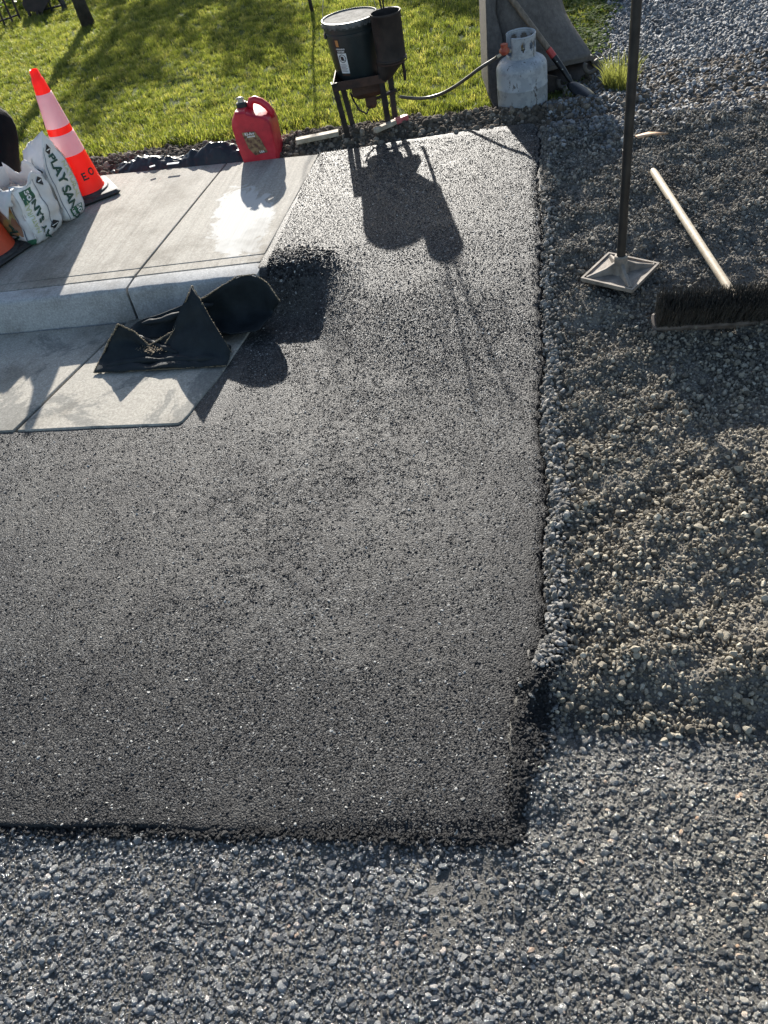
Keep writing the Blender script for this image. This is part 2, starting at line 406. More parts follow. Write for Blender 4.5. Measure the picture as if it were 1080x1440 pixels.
def stone_mat(name, stops, rough=(.8, .95), spec=.4, bump=.25, mott=True):
    N = NT(name); oi = N.n('ObjectInfo').outputs['Random']
    c = N.ramp(oi, stops)
    f = N.noise(2.2, 4, .65, vec=N.co('Object')).outputs[0]
    c = N.mix(1.0, c, N.ramp(f, [(.3, (.72,) * 3), (.7, (1.2, 1.2, 1.2))]), 'MULTIPLY')
    N.set(Base_Color=c, Roughness=N.ramp(f, [(.3, (rough[0],) * 3), (.7, (rough[1],) * 3)]), Specular_IOR_Level=spec)
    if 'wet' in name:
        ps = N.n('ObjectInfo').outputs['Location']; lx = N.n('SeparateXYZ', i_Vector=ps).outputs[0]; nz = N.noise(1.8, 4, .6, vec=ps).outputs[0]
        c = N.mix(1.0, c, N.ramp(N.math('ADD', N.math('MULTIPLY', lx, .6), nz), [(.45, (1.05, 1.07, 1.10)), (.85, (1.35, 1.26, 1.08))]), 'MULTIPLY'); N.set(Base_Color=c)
    if 'dusty' in name:
        ly = N.n('SeparateXYZ', i_Vector=N.n('ObjectInfo').outputs['Location']).outputs[1]
        c = N.mix(1.0, c, N.ramp(N.math('MULTIPLY', ly, .25), [(.38, (1.12, 1.07, .97)), (.62, (.84, .83, .82))]), 'MULTIPLY'); N.set(Base_Color=c)
    N.bump(N.noise(5, 4, .7).outputs[0], bump * .25, .45)
    return N.m
def jitter_ts(t0, t1, s0, s1, sp, j=.48):
    tt, ss = np.meshgrid(np.arange(t0, t1, sp), np.arange(s0, s1, sp * .87)); tt[::2] += sp / 2
    tt = tt.ravel() + rng.uniform(-j, j, tt.size) * sp; ss = ss.ravel() + rng.uniform(-j, j, ss.size) * sp
    return tt, ss
def euler(n, tilt=PI): return np.stack([rng.uniform(-tilt, tilt, n), rng.uniform(-tilt, tilt, n), rng.uniform(-PI, PI, n)], 1)
def sizes(n, med, sg, lo, hi): return np.clip(med * np.exp(rng.normal(0, sg, n)), lo, hi)
ANG = [stone_mesh('a%d' % i, 10 + i, True, 2) for i in range(9)]
RND = [stone_mesh('r%d' % i, 40 + i, False, 2) for i in range(8)]
def cp(ms): return [m.copy() for m in ms]
def inview(t, s, pad=.25):
    # generous world-space keep zone so other viewpoints stay filled
    x, y = W(t, s); return (np.abs(x) < .62 * (y + 1.65) + pad + .5) & (y > -.1)

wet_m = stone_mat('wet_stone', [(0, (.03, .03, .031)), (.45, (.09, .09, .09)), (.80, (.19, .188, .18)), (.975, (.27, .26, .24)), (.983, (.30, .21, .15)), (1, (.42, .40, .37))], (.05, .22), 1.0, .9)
loose_m = stone_mat('dusty_stone', [(0, (.10, .092, .080)), (.5, (.235, .217, .186)), (.9, (.37, .345, .295)), (1, (.55, .52, .45))], (.75, .95), .3)
drive_m = stone_mat('driveway_stone', [(0, (.10, .105, .11)), (.5, (.19, .195, .20)), (.9, (.30, .30, .30)), (1, (.5, .49, .47))], (.45, .8), .5)
pale_m = stone_mat('pale_stone', [(0, (.12, .115, .105)), (.6, (.24, .23, .21)), (1, (.42, .40, .37))], (.8, .95), .3)
tar_m = stone_mat('tarry_stone', [(0, (.006, .006, .007)), (.85, (.016, .016, .017)), (1, (.06, .058, .055))], (.35, .6), .3)
agg_m = stone_mat('aggregate', [(0, (.008, .008, .009)), (.5, (.022, .0225, .024)), (.82, (.060, .060, .061)), (.95, (.17, .168, .16)), (1, (.55, .54, .50))], (.28, .60), .28)
soil_m = stone_mat('soil_clod_mat', [(0, (.07, .056, .042)), (.7, (.17, .138, .105)), (1, (.34, .29, .23))], (.85, 1), .2)
c_wet = source_set('wetset', cp(RND[:4]) + cp(ANG[:8]), wet_m); c_loose = source_set('looseset', cp(ANG), loose_m); c_drive = source_set('driveset', cp(ANG), drive_m)
c_pale = source_set('paleset', cp(ANG), pale_m); c_tar = source_set('tarset', cp(ANG), tar_m); c_agg = source_set('aggset', cp(ANG), agg_m); c_soil = source_set('soilset', cp(RND), soil_m)

def build_scatter(name, coll, nv, t, s, size, zf, sink, label, cat, tilt=PI, flat=1.0, lift=None):
    x, y = W(t, s); z = zf(x, y); n = len(t)
    P = np.stack([x, y, z - sink * size + (0 if lift is None else lift)], 1)
    S = np.stack([size, size * rng.uniform(.8, 1.1, n), size * flat], 1)
    return scatter(name, coll, nv, P, euler(n, tilt), S, label, cat)

# wet compacted gravel: bottom band and right-hand bottom
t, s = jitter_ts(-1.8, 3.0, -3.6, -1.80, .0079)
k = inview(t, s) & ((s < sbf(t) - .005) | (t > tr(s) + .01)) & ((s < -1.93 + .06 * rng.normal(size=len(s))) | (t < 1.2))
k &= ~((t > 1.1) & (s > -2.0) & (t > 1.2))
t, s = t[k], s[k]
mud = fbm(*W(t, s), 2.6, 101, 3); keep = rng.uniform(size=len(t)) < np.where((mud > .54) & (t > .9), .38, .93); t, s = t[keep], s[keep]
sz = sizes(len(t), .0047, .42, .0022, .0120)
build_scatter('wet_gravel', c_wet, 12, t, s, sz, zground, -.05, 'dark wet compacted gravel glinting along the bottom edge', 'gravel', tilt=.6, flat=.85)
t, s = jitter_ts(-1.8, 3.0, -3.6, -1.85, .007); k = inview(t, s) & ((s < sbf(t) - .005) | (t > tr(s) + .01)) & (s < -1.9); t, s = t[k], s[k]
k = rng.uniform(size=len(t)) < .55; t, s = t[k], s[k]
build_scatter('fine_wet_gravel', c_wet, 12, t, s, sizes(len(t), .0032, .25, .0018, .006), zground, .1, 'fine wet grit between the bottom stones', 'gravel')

# loose dusty gravel right of the new asphalt
t, s = jitter_ts(1.155, 4.0, -2.0, 1.45, .0082)
k = inview(t, s) & (s > -1.97 + .05 * rng.normal(size=len(s))) & (t > tr(s) + .012); t, s = t[k], s[k]
build_scatter('loose_gravel', c_loose, 9, t, s, sizes(len(t), .0050, .38, .0022, .0130) * (1 - .14 * sm(-.9, -.2, s)), zground, -.1, 'loose dusty grey brown gravel heaped right of the new asphalt', 'gravel')
t, s = jitter_ts(1.16, 4.0, -1.98, 1.1, .0105)
k = inview(t, s) & (t > tr(s) + .018) & (fbm(*W(t, s), 9, 131, 3) + .25 * rng.uniform(-1, 1, len(t)) > .5); t, s = t[k], s[k]
build_scatter('upper_loose_gravel', c_loose, 9, t, s, sizes(len(t), .0058, .40, .0026, .015) * (1 - .10 * sm(-.9, -.2, s)), zground, -.8, 'clumps of loose gravel lying on top of the heap', 'gravel', lift=.003)
# pale row along asphalt edge
n = 3600; s = rng.uniform(-1.86, .5, n); t = np.maximum(tr(s), 1.10) + .010 + np.abs(rng.normal(0, .030, n)); k = rng.uniform(size=n) < np.clip((1.0 - .75 * sm(-1.0, .3, s)) * (.25 + 1.3 * fbm(s, t * 3, 7, 111, 3)), 0, 1); t, s = t[k], s[k]
build_scatter('pale_edge_stones', c_pale, 9, t, s, sizes(len(t), .0066, .38, .003, .014), zground, -.6, 'pale stones lined up along the right edge of the asphalt', 'gravel', lift=.006)
# tarry crumbs along right-bottom corner and bottom edge
n = 8000; s = rng.uniform(-2.25, -1.70, n); t = tr(s) - .008 + np.abs(rng.normal(0, .036, n)) * (.25 + .75 * sm(-2.20, -1.98, s)); P1 = (t, s)
n = 6500; t2 = rng.uniform(-2.2, 1.1, n); s2 = sbf(t2) + .004 - np.abs(rng.normal(0, .013, n)) + .010 * (fbm(t2, t2 * 0, 6, 77, 3) - .3); t = np.concatenate([P1[0], t2]); s = np.concatenate([P1[1], s2])
build_scatter('asphalt_crumbs', c_tar, 9, t, s, sizes(len(t), .0046, .35, .002, .010), lambda x, y: np.where(TS(x, y)[1] > sbf(TS(x, y)[0]) - .006, np.maximum(zground(x, y), -.012), zground(x, y)), -.15, 'black tarry crumbs along the broken asphalt edges', 'asphalt crumbs', lift=.002)
n = 6500; s = rng.uniform(SB, SF, n); t = tr(s) + rng.normal(0.004, .007, n)
build_scatter('dark_edge_crumbs', c_tar, 9, t, s, sizes(len(t), .0045, .3, .002, .008), lambda x, y: zramp(*TS(x, y)) - .018, -.2, 'dark crumbs stuck in the right asphalt edge', 'asphalt crumbs')
# aggregate on the asphalt surface
t, s = jitter_ts(-2.0, 1.15, SB - .13, -.0, .0058)
k = inview(t, s) & (s > sbf(t) + .004) & (t < tr(s) - .004) & ((s < -.84) | (t > -.0 + .0)) ; t, s = t[k], s[k]
coarse = fbm(*W(t, s), 3.0, 151, 4); k = rng.uniform(size=len(t)) < (.46 + 1.0 * sm(.46, .66, coarse)) * (.25 + .75 * np.clip(np.minimum(tr(s) - t, s - sbf(t)) / .07, 0, 1)); t, s = t[k], s[k]
build_scatter('asphalt_aggregate', c_agg, 9, t, s, sizes(len(t), .0026, .38, .0012, .0066), zasph, .0, 'small stones bedded in the new asphalt surface', 'aggregate', tilt=.6, flat=.6)
t, s = jitter_ts(0.01, 1.14, 0, 1.22, .0085); k = (t < tr(s) - .004); t, s = t[k], s[k]
build_scatter('upper_asphalt_aggregate', c_agg, 9, t, s, sizes(len(t), .0034, .3, .0018, .006), zasph, .0, 'small stones bedded in the upper end of the asphalt', 'aggregate', tilt=.6, flat=.6)
# rough crumbly patch at the kerb end
n = 1500; t = np.abs(rng.normal(.10, .09, n)); s = rng.normal(.06, .05, n); k = (t > .015); t, s = t[k], s[k]
build_scatter('rough_asphalt_crumbs', c_agg, 9, t, s, sizes(len(t), .0055, .3, .003, .010), zasph, -.1, 'coarse crumbs on the asphalt hump at the kerb end', 'aggregate')
# bluish driveway stone
x = []; 
t, s = jitter_ts(1.2, 9.0, .7, 9.0, .021)
xx, yy_ = W(t, s); k = (xx < .5 * (yy_ + 1.6) + 1.2) & (lawnmask(xx, yy_) < .6) & (sm(.65, 1.55, s - .1 * (t - 1.2) + .5 * (fbm(xx, yy_, 5, 161, 3) - .5)) > rng.uniform(size=len(t))); t, s = t[k], s[k]
build_scatter('driveway_stones', c_drive, 9, t, s, sizes(len(t), .0125, .28, .006, .02), zground, -.35, 'blue grey crushed stone covering the far driveway', 'gravel')
# soil clods behind the path
t, s = jitter_ts(-2.2, 2.6, 1.2, 1.95, .014); xx, yy_ = W(t, s)
k = (lawnmask(xx, yy_) < .75) & (fbm(xx, yy_, 10, 171, 3) > .12) & ((t > .05) | (s > 1.25)); t, s = t[k], s[k]
build_scatter('soil_clods', c_soil, 8, t, s, sizes(len(t), .009, .45, .003, .028), zground, -.1, 'brown crumbly soil clods between the path and the lawn', 'soil')

# ------------------------------------------------------------------ grass
def blade_mat(name, cs, trans):
    N = NT(name); oi = N.n('ObjectInfo').outputs['Random']; c = N.ramp(oi, cs)
    t_ = N.n('BsdfTranslucent', i_Color=N.mix(1.0, c, trans, 'MULTIPLY')); ms = N.n('MixShader'); ms.inputs[0].default_value = .5
    N.set(Base_Color=c, Roughness=.5, Specular_IOR_Level=.35)
    N.t.links.new(N.b.outputs[0], ms.inputs[1]); N.t.links.new(t_.outputs[0], ms.inputs[2]); N.t.links.new(ms.outputs[0], N.out.inputs[0]); return N.m
def tuft(name, seed, n, hgt, rad, wd):
    r = random.Random(seed); vs = []; fs = []
    for _ in range(n):
        a = r.uniform(0, 2 * PI); q = rad * math.sqrt(r.random()); bx, by = q * math.cos(a), q * math.sin(a)
        la = r.uniform(0, 2 * PI); lean = r.uniform(.15, .9); h_ = hgt * r.uniform(.55, 1.15); fa = la + PI / 2 + r.uniform(-.6, .6)
        dx, dy = math.cos(fa) * wd / 2, math.sin(fa) * wd / 2; lx, ly = math.cos(la), math.sin(la); b = len(vs)
        for (u, ww) in ((0, 1), (.45, .9), (.8, .55), (1, .05)):
            off = lean * h_ * u * u * .8; zz = h_ * u * (1 - .25 * lean * u)
            vs += [(bx + lx * off - dx * ww, by + ly * off - dy * ww, zz), (bx + lx * off + dx * ww, by + ly * off + dy * ww, zz)]
        for i in range(3): fs.append((b + 2 * i, b + 2 * i + 1, b + 2 * i + 3, b + 2 * i + 2))
    me = bpy.data.meshes.new(name); me.from_pydata(vs, [], fs); return me
grass_m = blade_mat('grass_blade', [(0, (.06, .08, .018)), (.5, (.145, .158, .042)), (.85, (.22, .22, .07)), (1, (.32, .28, .12))], (2.0, 2.1, 1.0))
c_gr = source_set('grassset', [tuft('g%d' % i, i, 20, .05, .03, .0036) for i in range(7)], grass_m)
nG = 58000
gxr = rng.uniform(-5.5, 4.5, nG * 3); gyr = 4.2 + 8.8 * rng.uniform(size=nG * 3) ** 1.15
k = (lawnmask(gxr, gyr) > rng.uniform(size=len(gxr))) & (gxr > -.42 * (gyr + 1.65) - .5) & (gxr < .22 * (gyr + 1.65) + 1.2); gxr, gyr = gxr[k][:nG], gyr[k][:nG]
patchy = fbm(gxr, gyr, 3.0, 181, 4); tt_, ss_ = TS(gxr, gyr)
sc_ = .74 * (.9 + .7 * (patchy - .35)) * rng.uniform(.7, 1.25, len(gxr)) * (1 - .45 * sm(1.0, 1.7, tt_)); sc_ *= 1 + .45 * np.exp(-((ss_ - 1.72) / .15) ** 2) * sm(1.2, .2, tt_)
Pg = np.stack([gxr, gyr, zground(gxr, gyr) - .004], 1); Rg = np.stack([rng.uniform(-.15, .15, len(gxr)), rng.uniform(-.15, .15, len(gxr)), rng.uniform(-PI, PI, len(gxr))], 1)
scatter('grass', c_gr, 7, Pg, Rg, np.stack([sc_ * 1.15, sc_ * 1.15, sc_], 1), 'bright green spring lawn grass behind the path', 'grass')
leaf_m = blade_mat('clover_leaf', [(0, (.05, .08, .02)), (.6, (.09, .13, .035)), (1, (.14, .17, .06))], (1.6, 1.7, 1.0)); leaf_m.node_tree.nodes['Principled BSDF'].inputs['Roughness'].default_value = .8; leaf_m.node_tree.nodes['Principled BSDF'].inputs['Specular IOR Level'].default_value = .12
def leaflets(name, seed):
    r = random.Random(seed); mb = MB()
    for _ in range(9):
        a = r.uniform(0, 2 * PI); q = r.uniform(0, .03); c = Vector((q * math.cos(a), q * math.sin(a), r.uniform(.004, .022))); R = Matrix.Rotation(r.uniform(0, 6.28), 3, 'Z') @ Matrix.Rotation(r.uniform(-.6, .6), 3, 'X'); w_ = r.uniform(.005, .010)
        mb.add([R @ Vector(p) * w_ + c for p in ((-1, 0, 0), (-.5, -.8, .1), (.6, -.7, 0), (1.1, 0, .2), (.5, .8, 0), (-.5, .7, .1))], [(0, 1, 2, 3, 4, 5)])
    me = bpy.data.meshes.new(name); me.from_pydata(mb.v, [], mb.f); return me
c_lf = source_set('leafset', [leaflets('l%d' % i, 300 + i) for i in range(5)], leaf_m)
lx = rng.uniform(-3, 3.4, 22000); ly = rng.uniform(4.3, 8.5, 22000); tL, sL = TS(lx, ly)
k = (.1 * fbm(lx, ly, 3.5, 191, 3) + .8 * sm(.7, 1.8, tL) > rng.uniform(.3, .8, len(lx))) & (lawnmask(lx, ly) > .25); lx, ly = lx[k][:7000], ly[k][:7000]
Pl = np.stack([lx, ly, zground(lx, ly)], 1); Rl = np.zeros((len(lx), 3)); Rl[:, 2] = rng.uniform(-PI, PI, len(lx)); sL_ = rng.uniform(.8, 1.6, len(lx))
scatter('low_weeds', c_lf, 5, Pl, Rl, np.stack([sL_] * 3, 1), 'low broad leaved weeds mixed into the lawn', 'weeds')
#MORE
# ------------------------------------------------------------------ concrete
def conc(name, c1, c2, brush=True, patch=False):
    N = NT(name); r = N.n('Mapping', i_Vector=N.co(), i_Rotation=(0, 0, -KROT)).outputs[0]
    st = N.n('Mapping', i_Vector=r, i_Scale=(48, 1.1, 4)).outputs[0]
    f = N.noise(5, 6, .65).outputs[0]; g = N.noise(1.0, 4, .7, vec=st).outputs[0]; fine = N.noise(420, 3, .7).outputs[0]
    c = N.mix(f, c1, c2); c = N.mix(.75 if brush else .0, c, N.ramp(g, [(.40, tuple(x * .55 for x in c1)), (.60, tuple(x * 1.15 for x in c2))]))
    spk = N.noise(110, 5, .8).outputs[0]; c = N.mix(.6, c, N.ramp(spk, [(.38, tuple(x * .5 for x in c1)), (.5, c1), (.66, tuple(min(1, x * 1.5) for x in c2))]))
    c = N.mix(.30, c, N.ramp(fine, [(.35, tuple(x * .55 for x in c1)), (.7, tuple(min(1, x * 1.35) for x in c2))]))
    if patch:
        o = W(-.235, .50); mp = N.n('Mapping', i_Vector=N.co(), i_Location=(-o[0], -o[1], 0)).outputs[0]
        mp = N.n('Mapping', i_Vector=mp, i_Rotation=(0, 0, -KROT - .12), i_Scale=(5.4, 2.1, 0)).outputs[0]
        ln = N.n('VectorMath', operation='LENGTH', i_0=mp).outputs[1]
        q = N.math('ADD', ln, N.math('MULTIPLY', N.math('SUBTRACT', N.noise(9, 6, .72, dist=.8).outputs[0], .5), 1.6))
        c = N.mix(N.ramp(q, [(.74, (1, 1, 1)), (.84, (0, 0, 0))]), c, (.47, .46, .43))
    stn = N.ramp(N.noise(2.6, 4, .6).outputs[0], [(.30, (.55, .53, .50)), (.50, (1, 1, 1))]); c = N.mix(1.0, c, stn, 'MULTIPLY')
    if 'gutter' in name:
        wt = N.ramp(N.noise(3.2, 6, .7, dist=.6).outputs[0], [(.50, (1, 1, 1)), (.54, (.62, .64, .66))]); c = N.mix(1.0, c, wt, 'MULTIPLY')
    N.set(Base_Color=c, Roughness=.85, Specular_IOR_Level=.3)
    b = N.bump(g, .003 if brush else .0002, 1.0); N.bump(fine, .0007, 1.0, b); return N.m
side_m = conc('broomed_concrete', (.30, .275, .235), (.40, .375, .325), True, True)
kerb_m = conc('kerb_concrete', (.36, .36, .35), (.48, .475, .46), False)
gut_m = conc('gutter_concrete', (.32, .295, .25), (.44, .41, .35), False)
def P2(t, s, z): x, y = W(t, s); return (x, y, z)
def fk(t): return -.045 + .045 * t
def ck(t): return .060 + .051 * t
def bk(t): return 1.186 - .05 * t
def jt(s): return -.612 + .080 * s
def re(s): return -.030 + .036 * s
mb = MB()
def slab(fa, fb, l, r):
    pts = [W(l(fa(l(0))), fa(l(0))), W(r(fa(r(0))), fa(r(0))), W(r(fb(r(0))), fb(r(0))), W(l(fb(l(0))), fb(l(0)))]; mb.prism(pts, .02, .15)
for l, r in ((lambda s: jt(s) + .004, re), (lambda s: -2.1 + .08 * s, lambda s: jt(s) - .004), (lambda s: -3.6 + .08 * s, lambda s: -2.108 + .08 * s)):
    slab(lambda t: ck(t) + .006, lambda t: ck(t) + .072, l, r); slab(lambda t: ck(t) + .0745, bk, l, r)
o = mb.build('sidewalk', side_m, angle=30); mod_bev(o, .005, 3); tag(o, kind='structure')
mb = MB(); prof = [(-.018, -.06), (-.016, 0), (-.010, .06), (-.005, .128), (-.002, .139), (.005, .147), (.014, .150)]
def kerbrun(t0, t1, n):
    rows = []
    for i in range(n + 1):
        t = t0 + (t1 - t0) * i / n; e = .006 * (abs(i - n / 2) > n / 2 - .5); w_ = .002 * math.sin(t * 23) + .002 * math.sin(t * 57)
        row = [P2(t, fk(t) + ds + w_ + e, z - e * .6) for ds, z in prof] + [P2(t, ck(t) - .002, .150 - e * .6), P2(t, ck(t) - .002, .02)]; rows.append(row)
    mb.grid(rows); mb.add(rows[0], [tuple(range(len(prof) + 2))]); mb.add(rows[-1], [tuple(range(len(prof) + 1, -1, -1))])
kerbrun(jt(0) + .006, -.02, 24); kerbrun(-2.1, jt(0) - .006, 40); kerbrun(-3.6, -2.108, 20)
tag(mb.build('curb', kerb_m, angle=50), kind='structure')
mb = MB()
def gl(s): return -.652 + (-.845 + .652) * (s + .06) / (-.76)
gf = -.832
def rag(t, k): return .006 * math.sin(t * 31 + k) + .004 * math.sin(t * 77)
fr = [(-.838 + .0, gf), (-.70, gf + rag(-.7, 0)), (-.5, gf + .002), (-.3, gf), (-.165, gf - .002), (-.150, gf + .012), (-.135, gf + .06), (-.122, gf + .14), (-.088, gf + .26), (-.073, -.479), (-.04, -.25), (-.01, -.065)]
ptsR = [W(t, s) for t, s in fr] + [W(gl(-.065) + .004, -.068)]
mb.prism(ptsR, -.08, .006)
ptsL = [W(-3.6, gf), W(-2.2, gf), W(-.853, gf), W(gl(-.5) - .006, -.5), W(gl(-.3) - .004, -.3), W(gl(-.12) - .004, -.105), W(-2.2, -.155), W(-3.6, -.2)]
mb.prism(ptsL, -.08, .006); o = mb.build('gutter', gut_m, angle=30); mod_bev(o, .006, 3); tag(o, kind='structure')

def GS(u, v, up=0.0):          # survey point on the gravel / lawn surface
    z = .05
    for _ in range(25): p = G(u, v, z + up); z = .5 * z + .5 * float(zground(p[0], p[1]))
    p = G(u, v, z + up); return p
# ------------------------------------------------------------------ text
FC = {}
def text_geo(txt, size, bold=.0):
    cu = bpy.data.curves.new('tx', 'FONT'); cu.body = txt; cu.size = size; cu.offset = bold; cu.align_x = 'CENTER'; cu.align_y = 'CENTER'; cu.fill_mode = 'FRONT'
    ob = bpy.data.objects.new('tx', cu); COL.objects.link(ob); dg = bpy.context.evaluated_depsgraph_get(); dg.update()
    me = bpy.data.meshes.new_from_object(ob.evaluated_get(dg)); v = [tuple(p.co) for p in me.vertices]; f = [tuple(p.vertices) for p in me.polygons]
    bpy.data.objects.remove(ob); bpy.data.meshes.remove(me); return v, f

# ------------------------------------------------------------------ traffic cones
def fluo(name, c, c2, tr_=.45):
    N = NT(name); f = N.noise(9, 5, .6).outputs[0]; col = N.ramp(f, [(.3, c), (.62, c2)])
    t_ = N.n('BsdfTranslucent', i_Color=col); ms = N.n('MixShader'); ms.inputs[0].default_value = tr_
    N.set(Base_Color=col, Roughness=.42); N.t.links.new(N.b.outputs[0], ms.inputs[1]); N.t.links.new(t_.outputs[0], ms.inputs[2]); N.t.links.new(ms.outputs[0], N.out.inputs[0]); return N.m
cone_m = fluo('fluorescent_red_orange', (.95, .035, .02), (1.0, .055, .03)); cone2_m = fluo('shaded_orange', (.62, .075, .03), (.80, .12, .05), .3)  # second cone's duller, browner orange carries its shade in the colour
collar_m = fluo('reflective_collar', (.88, .80, .84), (.94, .89, .91), .4); rub_m = simple('black_rubber', (.018, .018, .019), (.05, .048, .046), 30, .65, bsc=90, bd=.001)
ink_m = simple('black_ink', (.008, .008, .01), (.03, .025, .025), 60, .6)
def make_cone(loc, H, rb, rt, side, rz, label, cm, marks):
    r = empty('traffic_cone', loc, label, 'traffic cone', 'traffic cones on the sidewalk', rz)
    b = MB(); b.box((0, 0, .014), (side, side, .028), bev=.012); b.lathe([(rb + .022, .026), (rb + .016, .036), (rb + .004, .04)], n=40); o = b.build('base', rub_m, r); mod_bev(o, .003, 2)
    R = lambda z: rb + (rt - rb) * (z - .035) / (H - .035)
    b = MB(); b.lathe([(rb + .006, .03), (rb + .002, .042)] + [(R(z), z) for z in np.linspace(.06, H - .045, 12)] + [(rt + .004, H - .04), (rt + .001, H - .036), (rt - .002, H - .006), (rt - .006, H), (rt - .010, H - .002), (rt - .01, H - .05)], n=40); b.build('body', cm, r, angle=60)
    for a, c in ((.17, .415), (.47, .63)):
        z1, z0 = H * (1 - a), H * (1 - c); b = MB(); b.lathe([(R(z0) + .0005, z0 - .001)] + [(R(z) + .0022, z) for z in np.linspace(z0, z1, 8)] + [(R(z1) + .0005, z1 + .001)], n=40); b.build('collar', collar_m, r, angle=60)
    if marks:
        b = MB()
        for txt, sz_, a0, z0 in (('E.', .050, -1.05, .122), ('O', .048, -.55, .130), ('S', .052, -1.75, .120)):
            v, f = text_geo(txt, sz_, .0016); vs = []
            for (x, y, _) in v:
                z = z0 + y; rr = R(z) + .0012; a = a0 + x / rr; vs.append((rr * math.cos(a - rz), rr * math.sin(a - rz), z))
            MB().add(vs, f).build('lettering', ink_m, r, smooth=False)
    return r
zsw = .15
make_cone((-1.175, 4.40, zsw), .625, .103, .024, .30, math.radians(22), 'bright red orange traffic cone with two pale collars and black lettering', cone_m, True)
make_cone((-1.604, 3.869, zsw), .70, .132, .027, .31, math.radians(53), 'dull orange traffic cone cut off by the left edge, in shade', cone2_m, False)

# ------------------------------------------------------------------ sand bags
bag_m = simple('white_woven_bag', (.58, .57, .55), (.76, .75, .73), 7, .7, bsc=260, bd=.0006); inner_m = simple('bag_paper_inside', (.36, .31, .25), (.60, .56, .50), 12, .85, bsc=60, bd=.002)
green_m = simple('green_print', (.02, .10, .055), (.04, .15, .08), 40, .6); dk_m = simple('dark_green_print', (.012, .05, .035), (.02, .075, .05), 40, .6); yel_m = simple('pale_green_print', (.45, .50, .25), (.55, .58, .35), 40, .6)
line_m = simple('blue_line_print', (.06, .09, .13), (.12, .15, .2), 40, .6); wht_m = simple('white_print', (.7, .7, .68), (.8, .8, .78), 40, .6); org_m = simple('orange_print', (.38, .14, .03), (.55, .25, .08), 18, .6)
N = NT('garden_picture_print'); v1_ = N.n('TexVoronoi', i_Vector=N.co(), i_Scale=28.0); cc = N.n('SeparateColor', i_Color=v1_.outputs['Color']).outputs[0]
N.set(Base_Color=N.mix(N.noise(14, 4).outputs[0], N.ramp(cc, [(0, (.30, .14, .08)), (.3, (.42, .24, .15)), (.55, (.20, .24, .05)), (.8, (.45, .48, .18)), (.95, (.60, .34, .06)), (1, (.1, .2, .45))], 'CONSTANT'), (.28, .17, .11)), Roughness=.55); pict_m = N.m
class Bag:
    slant = 0
    def __init__(s, a, b, H, amp, seed, top, bend=0.0): s.a, s.b, s.H, s.amp, s.seed, s.top, s.bend = a, b, H, amp, seed, top, bend
    def ab(s, h):
        h = min(1.0, max(0.0, h)); lo = .80 + .20 * min(1, h / .12) ** .5
        if s.top == 'pinch':
            k = max(0, (h - .55) / .45); return s.a * lo * (1 + .03 * k), max(.006, s.b * lo * (1 - k ** 1.6))
        k = math.sin(h * PI) * .08; return s.a * lo * (1 + k), s.b * lo * (1 + k)
    def pt(s, face, ac, h, off=0.0):
        a, b = s.ab(h); cr = abs(ac) ** 4
        if face == 0: x, y, nx, ny = a * (1 - .14 * cr), ac * b * .97, 1, 0
        elif face == 1: x, y, nx, ny = -ac * a * .97, b * (1 - .14 * cr), 0, 1
        elif face == 2: x, y, nx, ny = -a * (1 - .14 * cr), -ac * b * .97, -1, 0
        else: x, y, nx, ny = ac * a * .97, -b * (1 - .14 * cr), 0, -1
        z = h * s.H * (1 - .15 * s.slant * h * (.5 - .5 * x / s.a)); q = Vector((x * 9 + s.seed, y * 9, z * 8)); q2 = q * 2.7
        d = s.amp * (mnoise.noise(q) + .6 * mnoise.noise(q2) + .3 * mnoise.noise(q * 6)) ; 
        dz = s.amp * 1.2 * mnoise.noise(q * 1.3 + Vector((9, 9, 9))) * h
        return Vector((x + nx * (d + off) + s.bend * h * h, y + ny * (d + off), z + dz))
    def mesh(s, name, m, parent, na=10, nh=26, rim=None):
        rows = []
        for i in range(nh + 1):
            h = i / nh; row = []
            for f in range(4):
                for j in range(na):
                    ac = -1 + 2 * (j + .5) / na; hh = h
                    if rim: hh = h * rim(f, ac)
                    p = s.pt(f, ac, hh)
                    row.append(p)
            row.append(row[0]); rows.append(row)
        b = MB(); b.grid(rows); c0 = sum((Vector(p) for p in rows[0][:-1]), Vector()) / (len(rows[0]) - 1); k = len(b.v); b.v.append(tuple(c0)); n = len(rows[0]) - 1
        b.f += [(j + 1, j, k) for j in range(n)]
        if not rim and s.top == 'pinch':
            base = nh * (n + 1); c1 = sum((Vector(p) for p in rows[-1][:-1]), Vector()) / n; k = len(b.v); b.v.append(tuple(c1)); b.f += [(base + j, base + j + 1, k) for j in range(n)]
        return b.build(name, m, parent, angle=0)
    def patch(s, name, m, parent, face, a0, a1, h0, h1, off=.0022, n=14, nh=14, edge=0):
        b = MB(); rows = []
        for i in range(nh + 1):
            row = []
            for j in range(n + 1):
                u = a0 + (a1 - a0) * j / n; h = h0 + (h1 - h0) * i / nh
                if edge and (i in (0, nh)): h += edge * math.sin(j * 1.9 + i)
                row.append(s.pt(face, u, h, off))
            rows.append(row)
        b.grid(rows); return b.build(name, m, parent, angle=0)
    def text(s, name, m, parent, items, off=.004):
        for (txt, size, face, ac, h, rot, bold) in items:
            v, f = text_geo(txt, size, bold); a_, b_ = s.ab(.4); hw = b_ if face in (0, 2) else a_; vs = []
            for (x, y, _) in v:
                xr = x * math.cos(rot) - y * math.sin(rot); yr = x * math.sin(rot) + y * math.cos(rot)
                vs.append(s.pt(face, ac + xr / hw, h + yr / s.H, off))
            MB().add(vs, f).build(name, m, parent, smooth=False)
BRZ = math.radians(-38.4)
